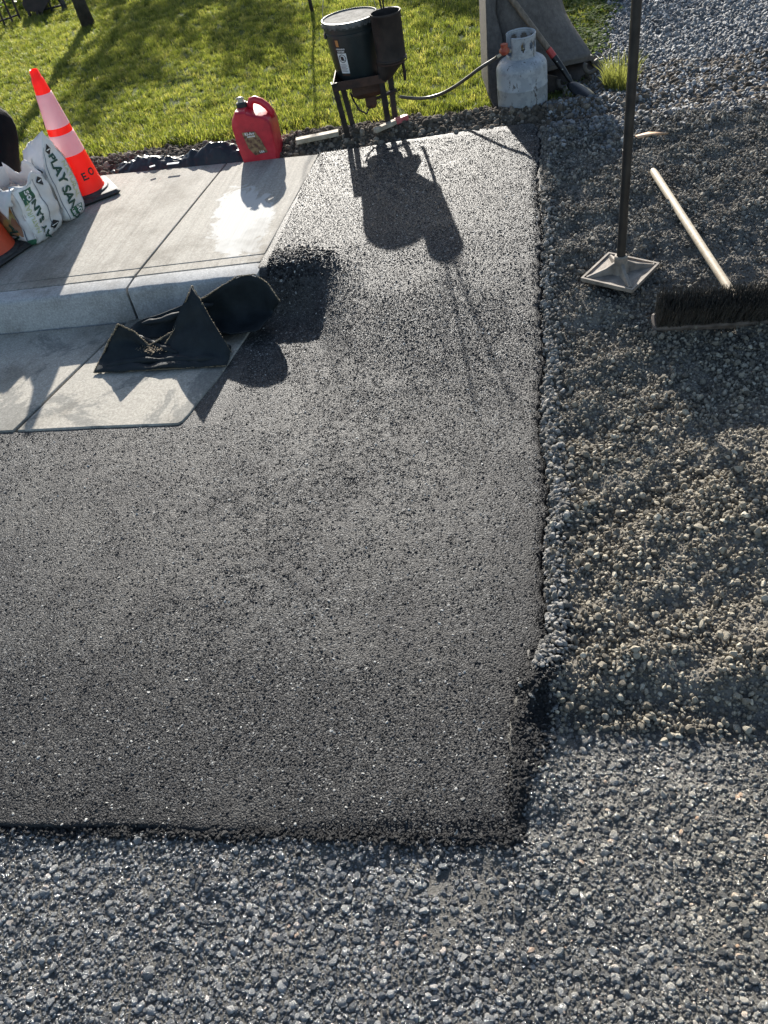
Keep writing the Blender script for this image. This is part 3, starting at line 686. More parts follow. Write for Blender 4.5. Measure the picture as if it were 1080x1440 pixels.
r = empty('sand_bag', (-1.268, 4.195, zsw + .002), 'upright white play sand bag with green lettering leaning by the bright cone', 'sand bag', 'play sand bags beside the cones', BRZ)
A = Bag(.105, .080, .425, .014, 3.0, 'pinch', .0); A.slant = 1.6; body = A.mesh('bag_body', bag_m, r)
A.text('lettering', dk_m, r, [('PLAY SAND', .064, 0, -.15, .375, -PI / 2, .0022)])
A.text('small_lettering', yel_m, r, [('NATURAL', .040, 0, .52, .42, -PI / 2, .0004)])
A.patch('printed_block', green_m, r, 0, -.52, .55, .035, .13, .003); A.text('block_lettering', wht_m, r, [('50', .040, 0, .25, .085, -PI / 2, .001), ('LBS', .022, 0, -.30, .085, -PI / 2, .0005)], .0055)
A.patch('printed_line', line_m, r, 0, -.80, -.76, .02, .86, .003); A.patch('printed_line', line_m, r, 0, .86, .90, .02, .80, .003)
A.patch('printed_line', line_m, r, 3, .1, .15, .05, .8, .003); A.patch('side_print', org_m, r, 0, .93, .99, .45, .85, .004)
def diamond(B, parent, face, ac, h, ru, rh):
    b = MB(); pts = []
    for k in range(24):
        u = k / 6; i = int(u); fr_ = u - i; cs = [(ru, 0), (0, rh), (-ru, 0), (0, -rh)]; p, q = cs[i % 4], cs[(i + 1) % 4]
        pts.append(B.pt(face, ac + p[0] + (q[0] - p[0]) * fr_, h + p[1] + (q[1] - p[1]) * fr_, .0035))
    c = B.pt(face, ac, h, .0038); b.add([c] + pts, [(0, 1 + k, 1 + (k + 1) % 24) for k in range(24)]); b.build('diamond_emblem', ink_m, parent, smooth=False)
    B.patch('emblem_bar', wht_m, parent, face, ac - ru * .6, ac + ru * .6, h - rh * .10, h + rh * .10, .0055, 6, 2)
diamond(A, r, 0, -.25, .82, .36, .055); diamond(A, r, 3, .45, .62, .30, .06)
r = empty('sand_bag', (-1.405, 4.025, zsw + .002), 'torn open play sand bag full of rubbish with a garden picture on it', 'sand bag', 'play sand bags beside the cones', BRZ + .12)
B = Bag(.125, .115, .30, .016, 17.0, 'open'); rimf = lambda f, ac: .93 + .10 * mnoise.noise(Vector((f * 3.1 + ac * 1.6, 2, 5))) + .05 * math.sin(ac * 5 + f * 2) + (.05 if f in (1, 2) else 0)
o = B.mesh('bag_body', bag_m, r, 12, 24, rimf); mod_solid(o, .0025, -1)
B.patch('picture_print', pict_m, r, 3, -.95, .55, .20, .74, .003, 16, 16, .02); B.patch('picture_print', pict_m, r, 2, -.2, .95, .2, .7, .003, 12, 12, .02)
B.patch('printed_panel', wht_m, r, 0, -.95, .15, .28, .88, .003, edge=.01); B.patch('printed_block', green_m, r, 0, -.75, -.10, .66, .84, .0045); B.text('block_lettering', wht_m, r, [('50', .045, 0, -.42, .75, -PI / 2, .0015)], .0065)
B.text('lettering', dk_m, r, [('PLAY SAND', .056, 0, -.28, .31, PI / 2, .002), ('AND', .068, 3, .05, .14, -1.9, .002), ('AY', .062, 3, -.48, .10, -1.9, .002)], .0062)
B.text('small_lettering', yel_m, r, [('NATURAL', .034, 0, -.68, .44, PI / 2, .0004)], .006); diamond(B, r, 0, .30, .14, .28, .075); diamond(B, r, 0, .55, .80, .2, .07)
B.patch('printed_line', line_m, r, 3, .60, .635, .05, .8, .004); B.patch('printed_line', line_m, r, 0, .17, .20, .05, .9, .005)
B.patch('printed_block', green_m, r, 3, .62, .92, .02, .12, .004)
# torn turned-out flap and crumpled paper inside
mb = MB(); rows = []
for i in range(7):
    row = []
    for j in range(15):
        u = -1 + 2 * j / 14; h = .93 - .03 * i; p = B.pt(3, u, h, .010 + .030 * math.sin(i / 6 * PI * .6) + .012 * mnoise.noise(Vector((j * .8, i * .7, 3)))); p.z -= .07 * (i / 6) * (.5 + .5 * math.sin(j * 1.3)) ** 1.5; row.append(p)
    rows.append(row)
mb.grid(rows); o = mb.build('torn_flap', bag_m, r, angle=0); mod_solid(o, .002)
mb = MB(); rows = []
for i in range(9):
    rows.append([Vector((.105 * (j / 9 * 2 - 1), .095 * (i / 8 * 2 - 1), .215 + .045 * mnoise.noise(Vector((i * .9, j * .8, 1.5))) + .02 * mnoise.noise(Vector((i * 2.1, j * 1.9, 7))))) for j in range(10)])
mb.grid(rows); mb.build('crumpled_paper', inner_m, r, angle=25)

# ------------------------------------------------------------------ black bag
blk_m = simple('black_cloth', (.003, .003, .004), (.008, .008, .010), 6, .9, bsc=40, bd=.003, spec=.15)
mb = MB(); sp = [(-1.70, 4.20, .150, .15), (-1.69, 4.21, .17, .19), (-1.67, 4.25, .27, .20), (-1.62, 4.33, .39, .19), (-1.565, 4.42, .50, .17), (-1.535, 4.46, .58, .145), (-1.525, 4.47, .635, .10), (-1.525, 4.475, .655, .05), (-1.525, 4.475, .66, .003)]
rows = []
for i, (x, y, z, q) in enumerate(sp):
    row = []
    for k in range(37):
        a = 2 * PI * (k % 36) / 36; n = mnoise.noise(Vector((math.cos(a) * 1.6, math.sin(a) * 1.6, z * 9))); n2 = mnoise.noise(Vector((math.cos(a) * 5, math.sin(a) * 5, z * 14)))
        rr = q * (1 + .16 * n + .07 * n2); row.append((x + rr * math.cos(a), y + rr * math.sin(a), z + .012 * n))
    rows.append(row)
mb.grid(rows); o = mb.build('black_bag', blk_m, angle=0); mod_sub(o, 1); tag(o, 'tall slumped black cloth bag at the left edge behind the torn sand bag', 'bag')

# ------------------------------------------------------------------ black plastic sheet behind the sidewalk
plas_m = simple('black_plastic', (.010, .011, .014), (.022, .024, .028), 9, .28, bsc=50, bd=.003, r2=.5)
mb = MB(); rows = []
for i in range(22):
    v = i / 21; row = []
    for j in range(120):
        t = -1.32 + 1.0 * j / 119; s = bk(t) + .012 + (.165 - .03 * math.sin(t * 6)) * v; x, y = W(t, s)
        z = .130 + .085 * math.sin(v * PI) ** .8 * (.62 + .5 * mnoise.noise(Vector((t * 5, 1, v))) + .25 * sm(-1.0, -.5, t)) * min(1, 4 * (t + 1.32)) + .024 * abs(mnoise.noise(Vector((t * 17, v * 3, 4)))) * math.sin(v * PI) + .008 * mnoise.noise(Vector((t * 50, v * 9, 4)))
        row.append((x, y, z))
    rows.append(row)
mb.grid(rows); o = mb.build('black_plastic_sheet', plas_m, angle=35); tag(o, 'crumpled black plastic sheeting along the back edge of the sidewalk', 'plastic sheet')
tg = simple('white_cloth_tag', (.6, .6, .6), (.75, .75, .74), 30, .8)
for px, ln in ((214, .030), (243, .07)):
    p = G(px, 233 if px < 230 else 229, .19); b = MB(); b.box((p[0], p[1] + .0, .187), (ln, .018, .003), rz=-.3 + .5 * (px < 230)); q = b.build('white_tag', tg, o, smooth=False)

# ------------------------------------------------------------------ red fuel can
can_m = NT('red_plastic'); f = can_m.noise(8, 6, .65).outputs[0]; can_m.set(Base_Color=can_m.ramp(f, [(.30, (.30, .012, .025)), (.50, (.52, .016, .035)), (.75, (.62, .05, .07))]), Roughness=can_m.ramp(f, [(.3, (.55,) * 3), (.7, (.33,) * 3)]), Subsurface_Weight=.12, Subsurface_Radius=(.02, .004, .004)); can_m.bump(can_m.noise(60, 4).outputs[0], .001); can_m = can_m.m
crm_m = simple('cream_plastic', (.38, .32, .22), (.60, .55, .43), 40, .5); lab_m = simple('worn_label', (.10, .045, .03), (.30, .20, .10), 45, .7, stops=(.4, .6))
cz = .128; cl = G(345, 230, cz); cr_ = G(405, 222, cz)
r = empty('fuel_can', (-.198, 4.415, cz), 'red plastic fuel can with cream spout cap and worn label', 'fuel can', rz=math.radians(-15))
out = [(-.096, .004), (-.086, 0), (.086, 0), (.096, .004), (.103, .10), (.106, .185), (.098, .215), (.075, .232), (.010, .252), (-.015, .262), (-.020, .272), (-.072, .272), (-.078, .262), (-.098, .235), (-.108, .205), (-.107, .10)]
b = MB(); n = len(out); ys = [(-.088, .90), (-.080, .975), (-.068, 1.0), (.068, 1.0), (.080, .975), (.088, .90)]; vs = []
for y, k in ys: vs += [(x * k, y, .135 + (z - .135) * k) for x, z in out]
fs = [(i * n + j, i * n + (j + 1) % n, (i + 1) * n + (j + 1) % n, (i + 1) * n + j) for i in range(5) for j in range(n)]
b.add(vs, [tuple(range(n))] + fs + [tuple(range(6 * n - 1, 5 * n - 1, -1))]); body = b.build('body', can_m, r, angle=50); mod_bev(body, .007, 3)
b = MB(); pth = [(-.006, 0, .250), (-.002, 0, .275), (.010, 0, .293), (.030, 0, .296), (.060, 0, .281), (.086, 0, .256), (.100, 0, .228), (.098, 0, .200)]
b.tube(pth, [.016, .017, .018, .018, .018, .018, .018, .016], 12); h_ = b.build('handle', can_m, r, angle=0)
b = MB(); b.lathe([(.027, .268), (.029, .270), (.029, .290), (.024, .294), (0, .294)], (-.046, 0, 0), 24); b.build('collar_ring', rub_m, r)
b = MB(); b.lathe([(.017, .290), (.017, .302), (.012, .306), (.011, .314), (.008, .317), (0, .317)], (-.046, 0, 0), 20); b.box((-.048, 0, .310), (.046, .014, .010), bev=.004); b.build('spout_cap', crm_m, r)
b = MB(); b.add([(-.058, -.0895, .172), (.012, -.0895, .172), (.034, -.0895, .132), (.054, -.0895, .060), (-.018, -.0895, .052), (-.044, -.0895, .090)], [(0, 5, 4, 3, 2, 1)]); lb = b.build('label', lab_m, r, smooth=False)
b = MB()
for txt, sz_, x, z in (('Kl-Arr', .020, -.018, .162), ('GASOLINE', .009, -.014, .148), ('USA', .015, .024, .066)):
    v, f = text_geo(txt, sz_, .0005); b = MB(); b.add([(x + p[0], -.0903, z + p[1]) for p in v], f); b.build('label_lettering', wht_m, lb, smooth=False)

# ------------------------------------------------------------------ kettle stand, pail
iron_m = simple('tar_and_shade_iron', (.018, .016, .016), (.055, .042, .036), 14, .5, .3, bsc=60, bd=.002, r2=.75); rust_m = simple('rusty_iron', (.035, .02, .016), (.09, .045, .03), 16, .7, .2, bsc=50, bd=.002)
pail_m = simple('dark_pail', (.014, .020, .022), (.035, .045, .045), 6, .42, bsc=30, bd=.001); lid_m = simple('grimy_pale_lid', (.06, .058, .054), (.20, .195, .18), 26, .85, spec=.15, bsc=60, bd=.002)
r = empty('kettle_stand', (.40, 4.40, .13), 'rusty black four legged burner stand with a tall round tube hopper', 'burner stand'); ro = Vector((.40, 4.40, .13))
def loc(p): return Vector(p) - ro
lt = [(.246, 4.31, .443), (.575, 4.29, .425), (.29, 4.53, .43), (.60, 4.52, .42)]
legs = [((.268, 4.345, .150), (.244, 4.305, .445)), ((.492, 4.335, .150), (.486, 4.300, .440)), ((.318, 4.47, .115), (.292, 4.53, .43)), ((.545, 4.45, .115), (.560, 4.50, .43))]
for a, c in legs:
    a, c = loc(a), loc(c); d = (c - a); m_ = (a + c) / 2; q = Vector((0, 0, 1)).rotation_difference(d.normalized()).to_matrix(); b = MB(); b.box(m_ - q @ Vector((0, .010, 0)), (.028, .005, d.length), rot=q); b.box(m_ + q @ Vector((-.0115, .002, 0)), (.005, .026, d.length), rot=q)
    b.box(a + Vector((0, 0, .003)), (.05, .05, .005)); b.build('leg', iron_m, r, angle=30)
b = MB()
def bar(b, p, q, w_, h_, m=None):
    p, q = loc(p), loc(q); d = q - p; R = Vector((1, 0, 0)).rotation_difference(d.normalized()).to_matrix(); b.box((p + q) / 2, (d.length, w_, h_), rot=R)
FL, FR, BL, BR = (.240, 4.298, .425), (.505, 4.292, .415), (.285, 4.54, .425), (.600, 4.52, .415)
bar(b, FL, FR, .005, .040); bar(b, BL, BR, .005, .040); bar(b, FL, BL, .005, .040); bar(b, FR, BR, .005, .040)
b.add([loc((p[0], p[1], .408)) for p in (FL, FR, BR, BL)] + [loc((p[0], p[1], .404)) for p in (FL, FR, BR, BL)], [(0, 1, 2, 3), (7, 6, 5, 4)]); b.build('tray', rust_m, r, angle=30)
b = MB(); q0 = [(.33, 4.34), (.50, 4.34), (.52, 4.48), (.34, 4.48)]; q1 = [(.36, 4.36), (.49, 4.36), (.50, 4.46), (.37, 4.46)]; q2 = [(.395, 4.385), (.455, 4.385), (.46, 4.44), (.40, 4.44)]; q3 = [(.41, 4.40), (.445, 4.40), (.445, 4.43), (.41, 4.43)]
vs = []
for q_, z in ((q0, .405), (q0, .350), (q1, .325), (q2, .315), (q2, .275), (q3, .255)): vs += [loc((x, y, z)) for x, y in q_]
b.add(vs, [(i * 4 + j, i * 4 + (j + 1) % 4, i * 4 + 4 + (j + 1) % 4, i * 4 + 4 + j) for i in range(5) for j in range(4)] + [(20, 21, 22, 23)]); b.build('firebox', rust_m, r, angle=30)
tc = Vector((.553, 4.305, 0)); b = MB()
prof = [(.074, .700), (.074, .500), (.0775, .498), (.0775, .492), (.074, .490)]
b.lathe([(.071, .49), (.071, .698), (.0765, .700), (.0775, .694), (.0765, .688), (.0745, .686)] + prof[1:], loc(tc), 36)
rows = []
for i in range(8):
    u = i / 7; cx, cy, q, z = tc.x - .045 * u, tc.y + .02 * u, .074 - .036 * u, .490 - .085 * u; rows.append([loc((cx + q * math.cos(2 * PI * k / 36), cy + q * math.sin(2 * PI * k / 36), z)) for k in range(37)])
b.grid(rows); b.build('hopper_tube', iron_m, r, angle=50)
b = MB(); b.lathe([(.0755, .487), (.0785, .485), (.0785, .481), (.075, .479)], loc(tc), 36); b.build('seam_band', rust_m, r)
for dx in (-.006, .006):
    b = MB(); b.tube([loc((tc.x + dx, tc.y + .074, .60)), loc((tc.x + dx, tc.y + .076, .72)), loc((tc.x + dx * 11, tc.y + .077, .97))], .0045, 8); b.build('lift_rod', iron_m, r)
b = MB(); b.tube([loc((.615, 4.45, .56)), loc((.625, 4.46, .48)), loc((.632, 4.46, .36)), loc((.628, 4.46, .335))], .0085, 8); b.tube([loc((.60, 4.40, .52)), loc((.615, 4.45, .56))], .006, 8); b.build('valve_rod', iron_m, r)
b = MB(); b.tube([loc(p) for p in ((.415, 4.39, .27), (.39, 4.37, .245), (.355, 4.37, .27), (.335, 4.40, .315), (.33, 4.44, .34))], .005, 8); b.tube([loc((.43, 4.415, .29)), loc((.50, 4.43, .295)), loc((.575, 4.46, .30))], .009, 8); b.build('gas_pipe', iron_m, r)
pc = Vector((.392, 4.465, .410))
r = empty('pail', pc, 'dark lidded pail with wire handle and warning label on the stand', 'pail')
b = MB(); b.lathe([(0, 0), (.108, .001), (.112, .006), (.135, .205), (.1385, .206), (.139, .220), (.136, .222), (.138, .238), (.141, .240), (.141, .260), (.138, .262), (.132, .262)], n=48); b.build('body', pail_m, r, angle=35)
b = MB(); b.lathe([(.1435, .250), (.1445, .264), (.1425, .2715), (.137, .2725), (.134, .266)], n=48)
for k in range(28): a = 2 * PI * k / 28; b.box((.1435 * math.cos(a), .1435 * math.sin(a), .252), (.005, .016, .014), rz=a, bev=.0015)
lidr = b.build('lid', simple('grey_lid_ring', (.05, .05, .05), (.14, .14, .135), 26, .4), r, angle=35)
b = MB(); b.lathe([(.134, .2665), (.05, .2655), (0, .2655)], n=48); b.build('lid_top', lid_m, lidr, angle=35)
b = MB(); wire = []
for k in range(25): u = k / 24; a = PI * u; wire.append((-.141 * math.cos(a), -.03 * math.sin(a) - .03, .215 + .27 * math.sin(a)))
wire_m = simple('galvanised_wire', (.35, .35, .34), (.55, .55, .53), 60, .35, .9); b.tube(wire, .0018, 6); b.build('wire_handle', wire_m, r)
for sx in (-1, 1): b = MB(); b.box((sx * .139, -.03, .213), (.012, .024, .026), bev=.004); b.build('handle_ear', pail_m, r)
def pw(ang, z, off=.0012): q = .112 + .023 * (z - .006) / .199 + off; return (q * math.cos(ang), q * math.sin(ang), z)
a0 = math.radians(-128)
def ppatch(name, m, aa, ab_, z0, z1, off, parent):
    b = MB(); b.grid([[pw(aa + (ab_ - aa) * j / 8, z, off) for j in range(9)] for z in np.linspace(z0, z1, 6)]); return b.build(name, m, parent, angle=0)
lb = ppatch('warning_label', wht_m, a0 - .20, a0 + .20, .045, .140, .0015, r); ppatch('label_header', ink_m, a0 - .20, a0 + .20, .142, .166, .0015, lb); ppatch('label_footer', rust_m, a0 - .20, a0 + .20, .032, .043, .0015, lb); ppatch('label_strip', org_m, a0 - .17, a0 - .04, .170, .200, .0013, lb)
b = MB()
def pring(b, ac_, zc, r0, r1, n=24): b.grid([[pw(ac_ + q * math.cos(2 * PI * k / n) / .12, zc + q * math.sin(2 * PI * k / n), .0026) for k in range(n + 1)] for q in (r0, r1)])
pring(b, a0, .116, .0165, .0195)
for u in np.linspace(-1, 1, 9)[:-1]:
    b.add([pw(a0 + u * .012 / .12 + dx / .12, .116 - u * .012 + dz, .0027) for dx, dz in ((0, -.0015), (.003, -.0045), (.0035, 0), (.0, .0015))], [(0, 1, 2, 3)])
b.add([pw(a0 + x / .12, .116 + z, .0026) for x, z in ((-.008, -.009), (.004, -.011), (.009, -.003), (.005, .009), (-.004, .010), (-.009, .003))], [(0, 1, 2, 3, 4, 5)])
for i, z in enumerate(np.linspace(.086, .055, 6)): b.grid([[pw(a0 - .16 + .32 * j / 8 * (.95 if i % 2 else .8), z + dz, .0026) for j in range(9)] for dz in (0, .0018)])
b.build('label_print', ink_m, lb, smooth=False)
b = MB()
for txt, z in (('WARNING', .159), ('DANGER', .148)):
    v, f = text_geo(txt, .010, .0003); b.add([pw(a0 + p[0] / .13, z + p[1], .0028) for p in v], f)
b.build('header_lettering', wht_m, lb, smooth=False)

# ------------------------------------------------------------------ propane tank
N = NT('scuffed_tank_paint'); f = N.noise(16, 7, .7).outputs[0]; f2 = N.noise(45, 5, .7, vec=vec_scale(N, 1, 1, .35)).outputs[0]
c = N.mix(N.ramp(f, [(.46, (0, 0, 0)), (.52, (1, 1, 1))]), (.28, .295, .31), (.36, .375, .39)); c = N.mix(N.ramp(f2, [(.60, (0, 0, 0)), (.63, (.9, .9, .9))]), c, (.055, .045, .04))
N.set(Base_Color=c, Roughness=N.ramp(f, [(.4, (.62,) * 3), (.6, (.42,) * 3)])); N.bump(f2, .0006); tank_m = N.m
redk_m = simple('rusty_red_knob', (.28, .04, .02), (.45, .12, .06), 40, .6)
r = empty('propane_tank', (1.205, 4.255, .130), 'scuffed pale grey propane tank with protective collar', 'gas tank')
b = MB(); R0 = .129; pr = [(.095, .0), (.099, .0), (.100, .014), (.112, .020)] + [(R0 - .020 + .020 * math.sin(a), .040 - .020 * math.cos(a)) for a in np.linspace(.5, PI / 2, 5)] + [(R0, .118), (R0 + .0012, .120), (R0 + .0012, .126), (R0, .128)]
for a in np.linspace(0, PI / 2, 12): pr.append((R0 * math.cos(a) ** .62 if a < 1.57 else 0.0, .200 + .060 * math.sin(a)))
b.lathe(pr, n=56); b.build('tank_body', tank_m, r, angle=50)
# collar: ring with an opening and holes, built as wall cells
b = MB(); rc = .072; n = 72; zs = np.linspace(.245, .352, 13)
def solid(k, i):
    a = (k + .5) / n * 360; z = zs[i]
    if 150 < a < 215: return z < .268
    if i in (5, 6, 7, 8, 9):
        for c_, w_ in ((20, 17), (62, 15), (105, 17), (328, 13), (298, 7), (262, 9)):
            if abs(a - c_) < w_ and not (i in (5, 9) and abs(a - c_) > w_ - 5): return False
    return True
vs = []; 
for z in zs:
    for k in range(n): a = 2 * PI * k / n; vs.append((rc * math.cos(a), rc * math.sin(a), z + .004 * math.sin(a)))
fs = [(i * n + k, i * n + (k + 1) % n, (i + 1) * n + (k + 1) % n, (i + 1) * n + k) for i in range(12) for k in range(n) if solid(k, i)]
b.add(vs, fs); o = b.build('collar', tank_m, r, angle=0); mod_solid(o, .0045)
b = MB(); b.tube([(rc * math.cos(a), rc * math.sin(a), .353 + .004 * math.sin(a)) for a in np.linspace(math.radians(216), math.radians(510), 40)], .0045, 8); b.build('collar_rim', tank_m, r)
b = MB(); b.lathe([(.017, .25), (.017, .285), (.011, .29), (.011, .315), (0, .315)], n=16); b.tube([(0, 0, .292), (-.045, -.02, .292)], .010, 10); v = b.build('valve', simple('brass_valve', (.30, .22, .12), (.45, .36, .2), 30, .4, .8), r)
b = MB(); b.lathe([(.0, .314), (.020, .315), (.021, .322), (.016, .328), (0, .329)], n=20); b.build('valve_knob', redk_m, v)
b = MB(); b.lathe([(0, -.018), (.020, -.016), (.026, -.004), (.026, .004), (.018, .014), (0, .018)], (-.095, -.035, .305), 20); b.tube([(-.095, -.035, .318), (-.095, -.035, .335)], .018, 12); b.build('regulator', redk_m, r)
b = MB(); b.tube([(-.045, -.02, .292), (-.075, -.03, .297)], .009, 8); b.tube([(-.1, -.035, .298), (-.135, -.04, .285)], .008, 8); b.build('hose_fitting', crm_m, r)
# hose
hp = [(1.07, 4.215, .415)] + [tuple(PY(u, v, y)) for u, v, y in ((694, 84, 4.24), (675, 96, 4.28), (655, 111, 4.34), (636, 124, 4.40), (618, 133, 4.45), (598, 138, 4.48), (578, 138, 4.48), (562, 136, 4.47))]
b = MB(); 
def cr(pts, k=6):
    P = [Vector(p) for p in pts]; P = [P[0] * 2 - P[1]] + P + [P[-1] * 2 - P[-2]]; o_ = []
    for i in range(1, len(P) - 2):
        for j in range(k):
            t = j / k; o_.append(.5 * ((2 * P[i]) + (P[i + 1] - P[i - 1]) * t + (2 * P[i - 1] - 5 * P[i] + 4 * P[i + 1] - P[i + 2]) * t * t + (3 * P[i] - P[i - 1] - 3 * P[i + 1] + P[i + 2]) * t ** 3))
    o_.append(P[-2]); return o_
hose_m = simple('rubber_hose', (.03, .028, .025), (.09, .08, .065), 20, .4); b.tube(cr(hp), .0085, 10); o = b.build('gas_hose', hose_m); tag(o, 'black rubber gas hose sagging between the grey tank and the stand', 'hose')

# ------------------------------------------------------------------ excavator bucket
N = NT('weathered_steel'); f = N.noise(5, 6, .65, vec=vec_scale(N, 1.5, 1.5, .6)).outputs[0]; g = N.noise(40, 4, .7).outputs[0]
N.set(Base_Color=N.mix(.35, N.ramp(f, [(.3, (.06, .052, .047)), (.7, (.14, .122, .108))]), N.ramp(g, [(.35, (.05, .045, .04)), (.7, (.22, .2, .18))])), Roughness=.75, Metallic=.25); N.bump(g, .002); steel_m = N.m
r = empty('excavator_bucket', (1.45, 4.75, .14), 'weathered grey steel excavator bucket standing on the lawn behind the tank', 'digger bucket'); rb = Vector((1.45, 4.75, .14))
L = [(692, -70, 4.70), (690, -20, 4.64), (692, 30, 4.58), (698, 65, 4.53), (702, 95, 4.48), (705, 112, 4.44)]
Rr = [(772, -70, 4.80), (783, -10, 4.70), (790, 22, 4.66), (808, 48, 4.58), (826, 73, 4.50), (832, 82, 4.46)]
rows = []
for (lu, lv, ly_), (ru, rv, ry) in zip(L, Rr):
    row = []
    for j in range(9):
        q = j / 8; row.append(Vector(PY(lu + (ru - lu) * q, lv + (rv - lv) * q, ly_ + (ry - ly_) * q - .12 * math.sin(q * PI) ** .8 * (1 - .75 * sm(40, 105, lv)))) - rb)
    rows.append(row)
# lower-left skirt follows the ground below the lip
b = MB(); b.grid([[tuple(p) for p in rw] for rw in rows])
o = b.build('shell', steel_m, r, angle=0); mod_sub(o, 1); mod_solid(o, .02, -1)
b = MB(); b.grid([[tuple(Vector(PY(u, v, y)) - rb) for u, v, y in rw] for rw in (
    [(711, 106, 4.50), (740, 102, 4.50), (768, 97, 4.50), (800, 88, 4.52), (836, 80, 4.56)],
    [(711, 128, 4.46), (740, 126, 4.46), (768, 118, 4.46), (805, 103, 4.48), (842, 95, 4.56)],
    [(712, 148, 4.38), (742, 144, 4.40), (772, 138, 4.38), (808, 126, 4.42), (843, 113, 4.52)],
    [(714, 172, 4.34), (744, 168, 4.36), (776, 160, 4.30), (810, 150, 4.34), (838, 140, 4.44)])])
o = b.build('lower_shell', iron_m, r, angle=0); mod_solid(o, .02, -1)  # dark iron on lower shell and ears paints in the shade of the recess
b = MB(); pts = [PY(u, v, y) for u, v, y in ((686, -70, 4.56), (683, 0, 4.50), (685, 70, 4.44), (687, 135, 4.38), (696, 155, 4.30), (706, 161, 4.26), (710, 150, 4.32), (710, 90, 4.40), (706, 50, 4.46), (698, 20, 4.52), (697, 0, 4.56), (700, -70, 4.62))]
m_ = len(pts); vs = [tuple(Vector(p) - rb) for p in pts] + [tuple(Vector(p) - rb + Vector((.05, .35, 0))) for p in pts]
b.add(vs, [tuple(range(m_ - 1, -1, -1)), tuple(range(m_, 2 * m_))] + [(i, (i + 1) % m_, m_ + (i + 1) % m_, m_ + i) for i in range(m_)]); o = b.build('side_plate', steel_m, r, angle=30); mod_bev(o, .008, 2)
b = MB(); b.add([tuple(Vector(PY(u, v, y)) - rb) for u, v, y in ((783, -10, 4.70), (790, 22, 4.66), (808, 48, 4.58), (830, 76, 4.52), (844, 112, 4.52), (834, 134, 4.44))] + [tuple(Vector(PY(u, v, y)) - rb + Vector((.02, .40, 0))) for u, v, y in ((783, -10, 4.70), (790, 22, 4.66), (808, 48, 4.58), (830, 76, 4.52), (844, 112, 4.52), (834, 134, 4.44))], [(i, i + 1, i + 7, i + 6) for i in range(5)]); o = b.build('side_plate', steel_m, r, angle=30); mod_solid(o, .018)
b = MB(); lp = [Vector(PY(u, v, y)) - rb for u, v, y in ((755, 101, 4.40), (778, 95, 4.40), (800, 88, 4.42), (820, 84, 4.44), (833, 81, 4.46))]; b.grid([[p + Vector((0, 0, .012)) for p in lp], [p + Vector((0, .0, -.012)) for p in lp], [p + Vector((0, .12, -.012)) for p in lp], [p + Vector((0, .12, .012)) for p in lp], [p + Vector((0, 0, .012)) for p in lp]]); o = b.build('lip_plate', steel_m, r, angle=30)
for (u, v, y, q) in ((831, 92, 4.40, .034), (793, 114, 4.36, .032)):
    c = Vector(PY(u, v, y)) - rb; b = MB(); pth = [c + Vector((q * math.cos(a), 0, q * math.sin(a))) for a in np.linspace(math.radians(150), math.radians(400), 20)]; b.tube(pth, [.012] * 20, 8); b.build('lifting_hook', steel_m, r, angle=0)
b = MB()
for du in (0, 1):
    b = MB()
    pl = [PY(u, v, 4.36 + .11 * du) for u, v in ((742, 112), (762, 105), (785, 108), (797, 122), (792, 140), (770, 146), (745, 140))]; vs = [tuple(Vector(p) - rb) for p in pl]; vs += [tuple(Vector(p) + Vector((0, .018, 0))) for p in vs]; m_ = 7
    b.add(vs, [tuple(range(6, -1, -1)), tuple(range(7, 14))] + [(i, (i + 1) % 7, 7 + (i + 1) % 7, 7 + i) for i in range(7)])
    b.build('hinge_ear', iron_m, r, angle=30)

# shovel
wood_m = NT('old_wood'); st = vec_scale(wood_m, 60, 60, 6); f = wood_m.noise(1, 5, .6, vec=st).outputs[0]; wood_m.set(Base_Color=wood_m.ramp(f, [(.3, (.10, .075, .05)), (.7, (.24, .18, .125))]), Roughness=.6); wood_m = wood_m.m
pb = Vector(PY(771, 69, 4.34)); pe = Vector(PY(797, 105, 4.28)); pt0 = Vector(PY(716, -6, 4.52)); ptt = pt0 + (pt0 - pb).normalized() * .45
r = empty('shovel', pe, 'long wooden handled shovel with red band leaning on the digger bucket', 'shovel')
b = MB(); b.tube([ptt - pe, pt0 - pe, pb - pe], .0155, 12); b.build('handle', wood_m, r)
b = MB(); b.tube([pb - pe, (pb * .7 + pe * .3) - pe], .0170, 12); b.build('red_band', simple('red_paint', (.35, .03, .025), (.5, .06, .05), 30, .5), r)
blkm = simple('black_steel', (.012, .012, .014), (.03, .03, .032), 20, .35, .5)
b = MB(); b.tube([(pb * .7 + pe * .3) - pe, (pb * .15 + pe * .85) - pe, Vector(PY(804, 117, 4.26)) - pe], [.0172, .015, .011], 12); s_ = b.build('socket', blkm, r)
for q in (.45, .75): c = pb * (1 - q) + pe * q; b = MB(); b.lathe([(.0, .003), (.0035, .002), (.004, 0)], c - pe + Vector((-.004, -.0165, 0)), 8); b.build('rivet', wire_m, s_)
b = MB(); b.grid([[tuple(Vector(PY(u, v, y)) - pe) for u, v, y in rw] for rw in ([(796, 118, 4.26), (800, 117, 4.23), (806, 113, 4.26)], [(800, 128, 4.22), (812, 124, 4.19), (822, 120, 4.23)], [(814, 138, 4.16), (826, 133, 4.14), (838, 132, 4.17)], [(832, 146, 4.10), (840, 144, 4.09), (846, 145, 4.10)])]); o = b.build('blade', blkm, r, angle=0); mod_sub(o, 2); mod_solid(o, .003)

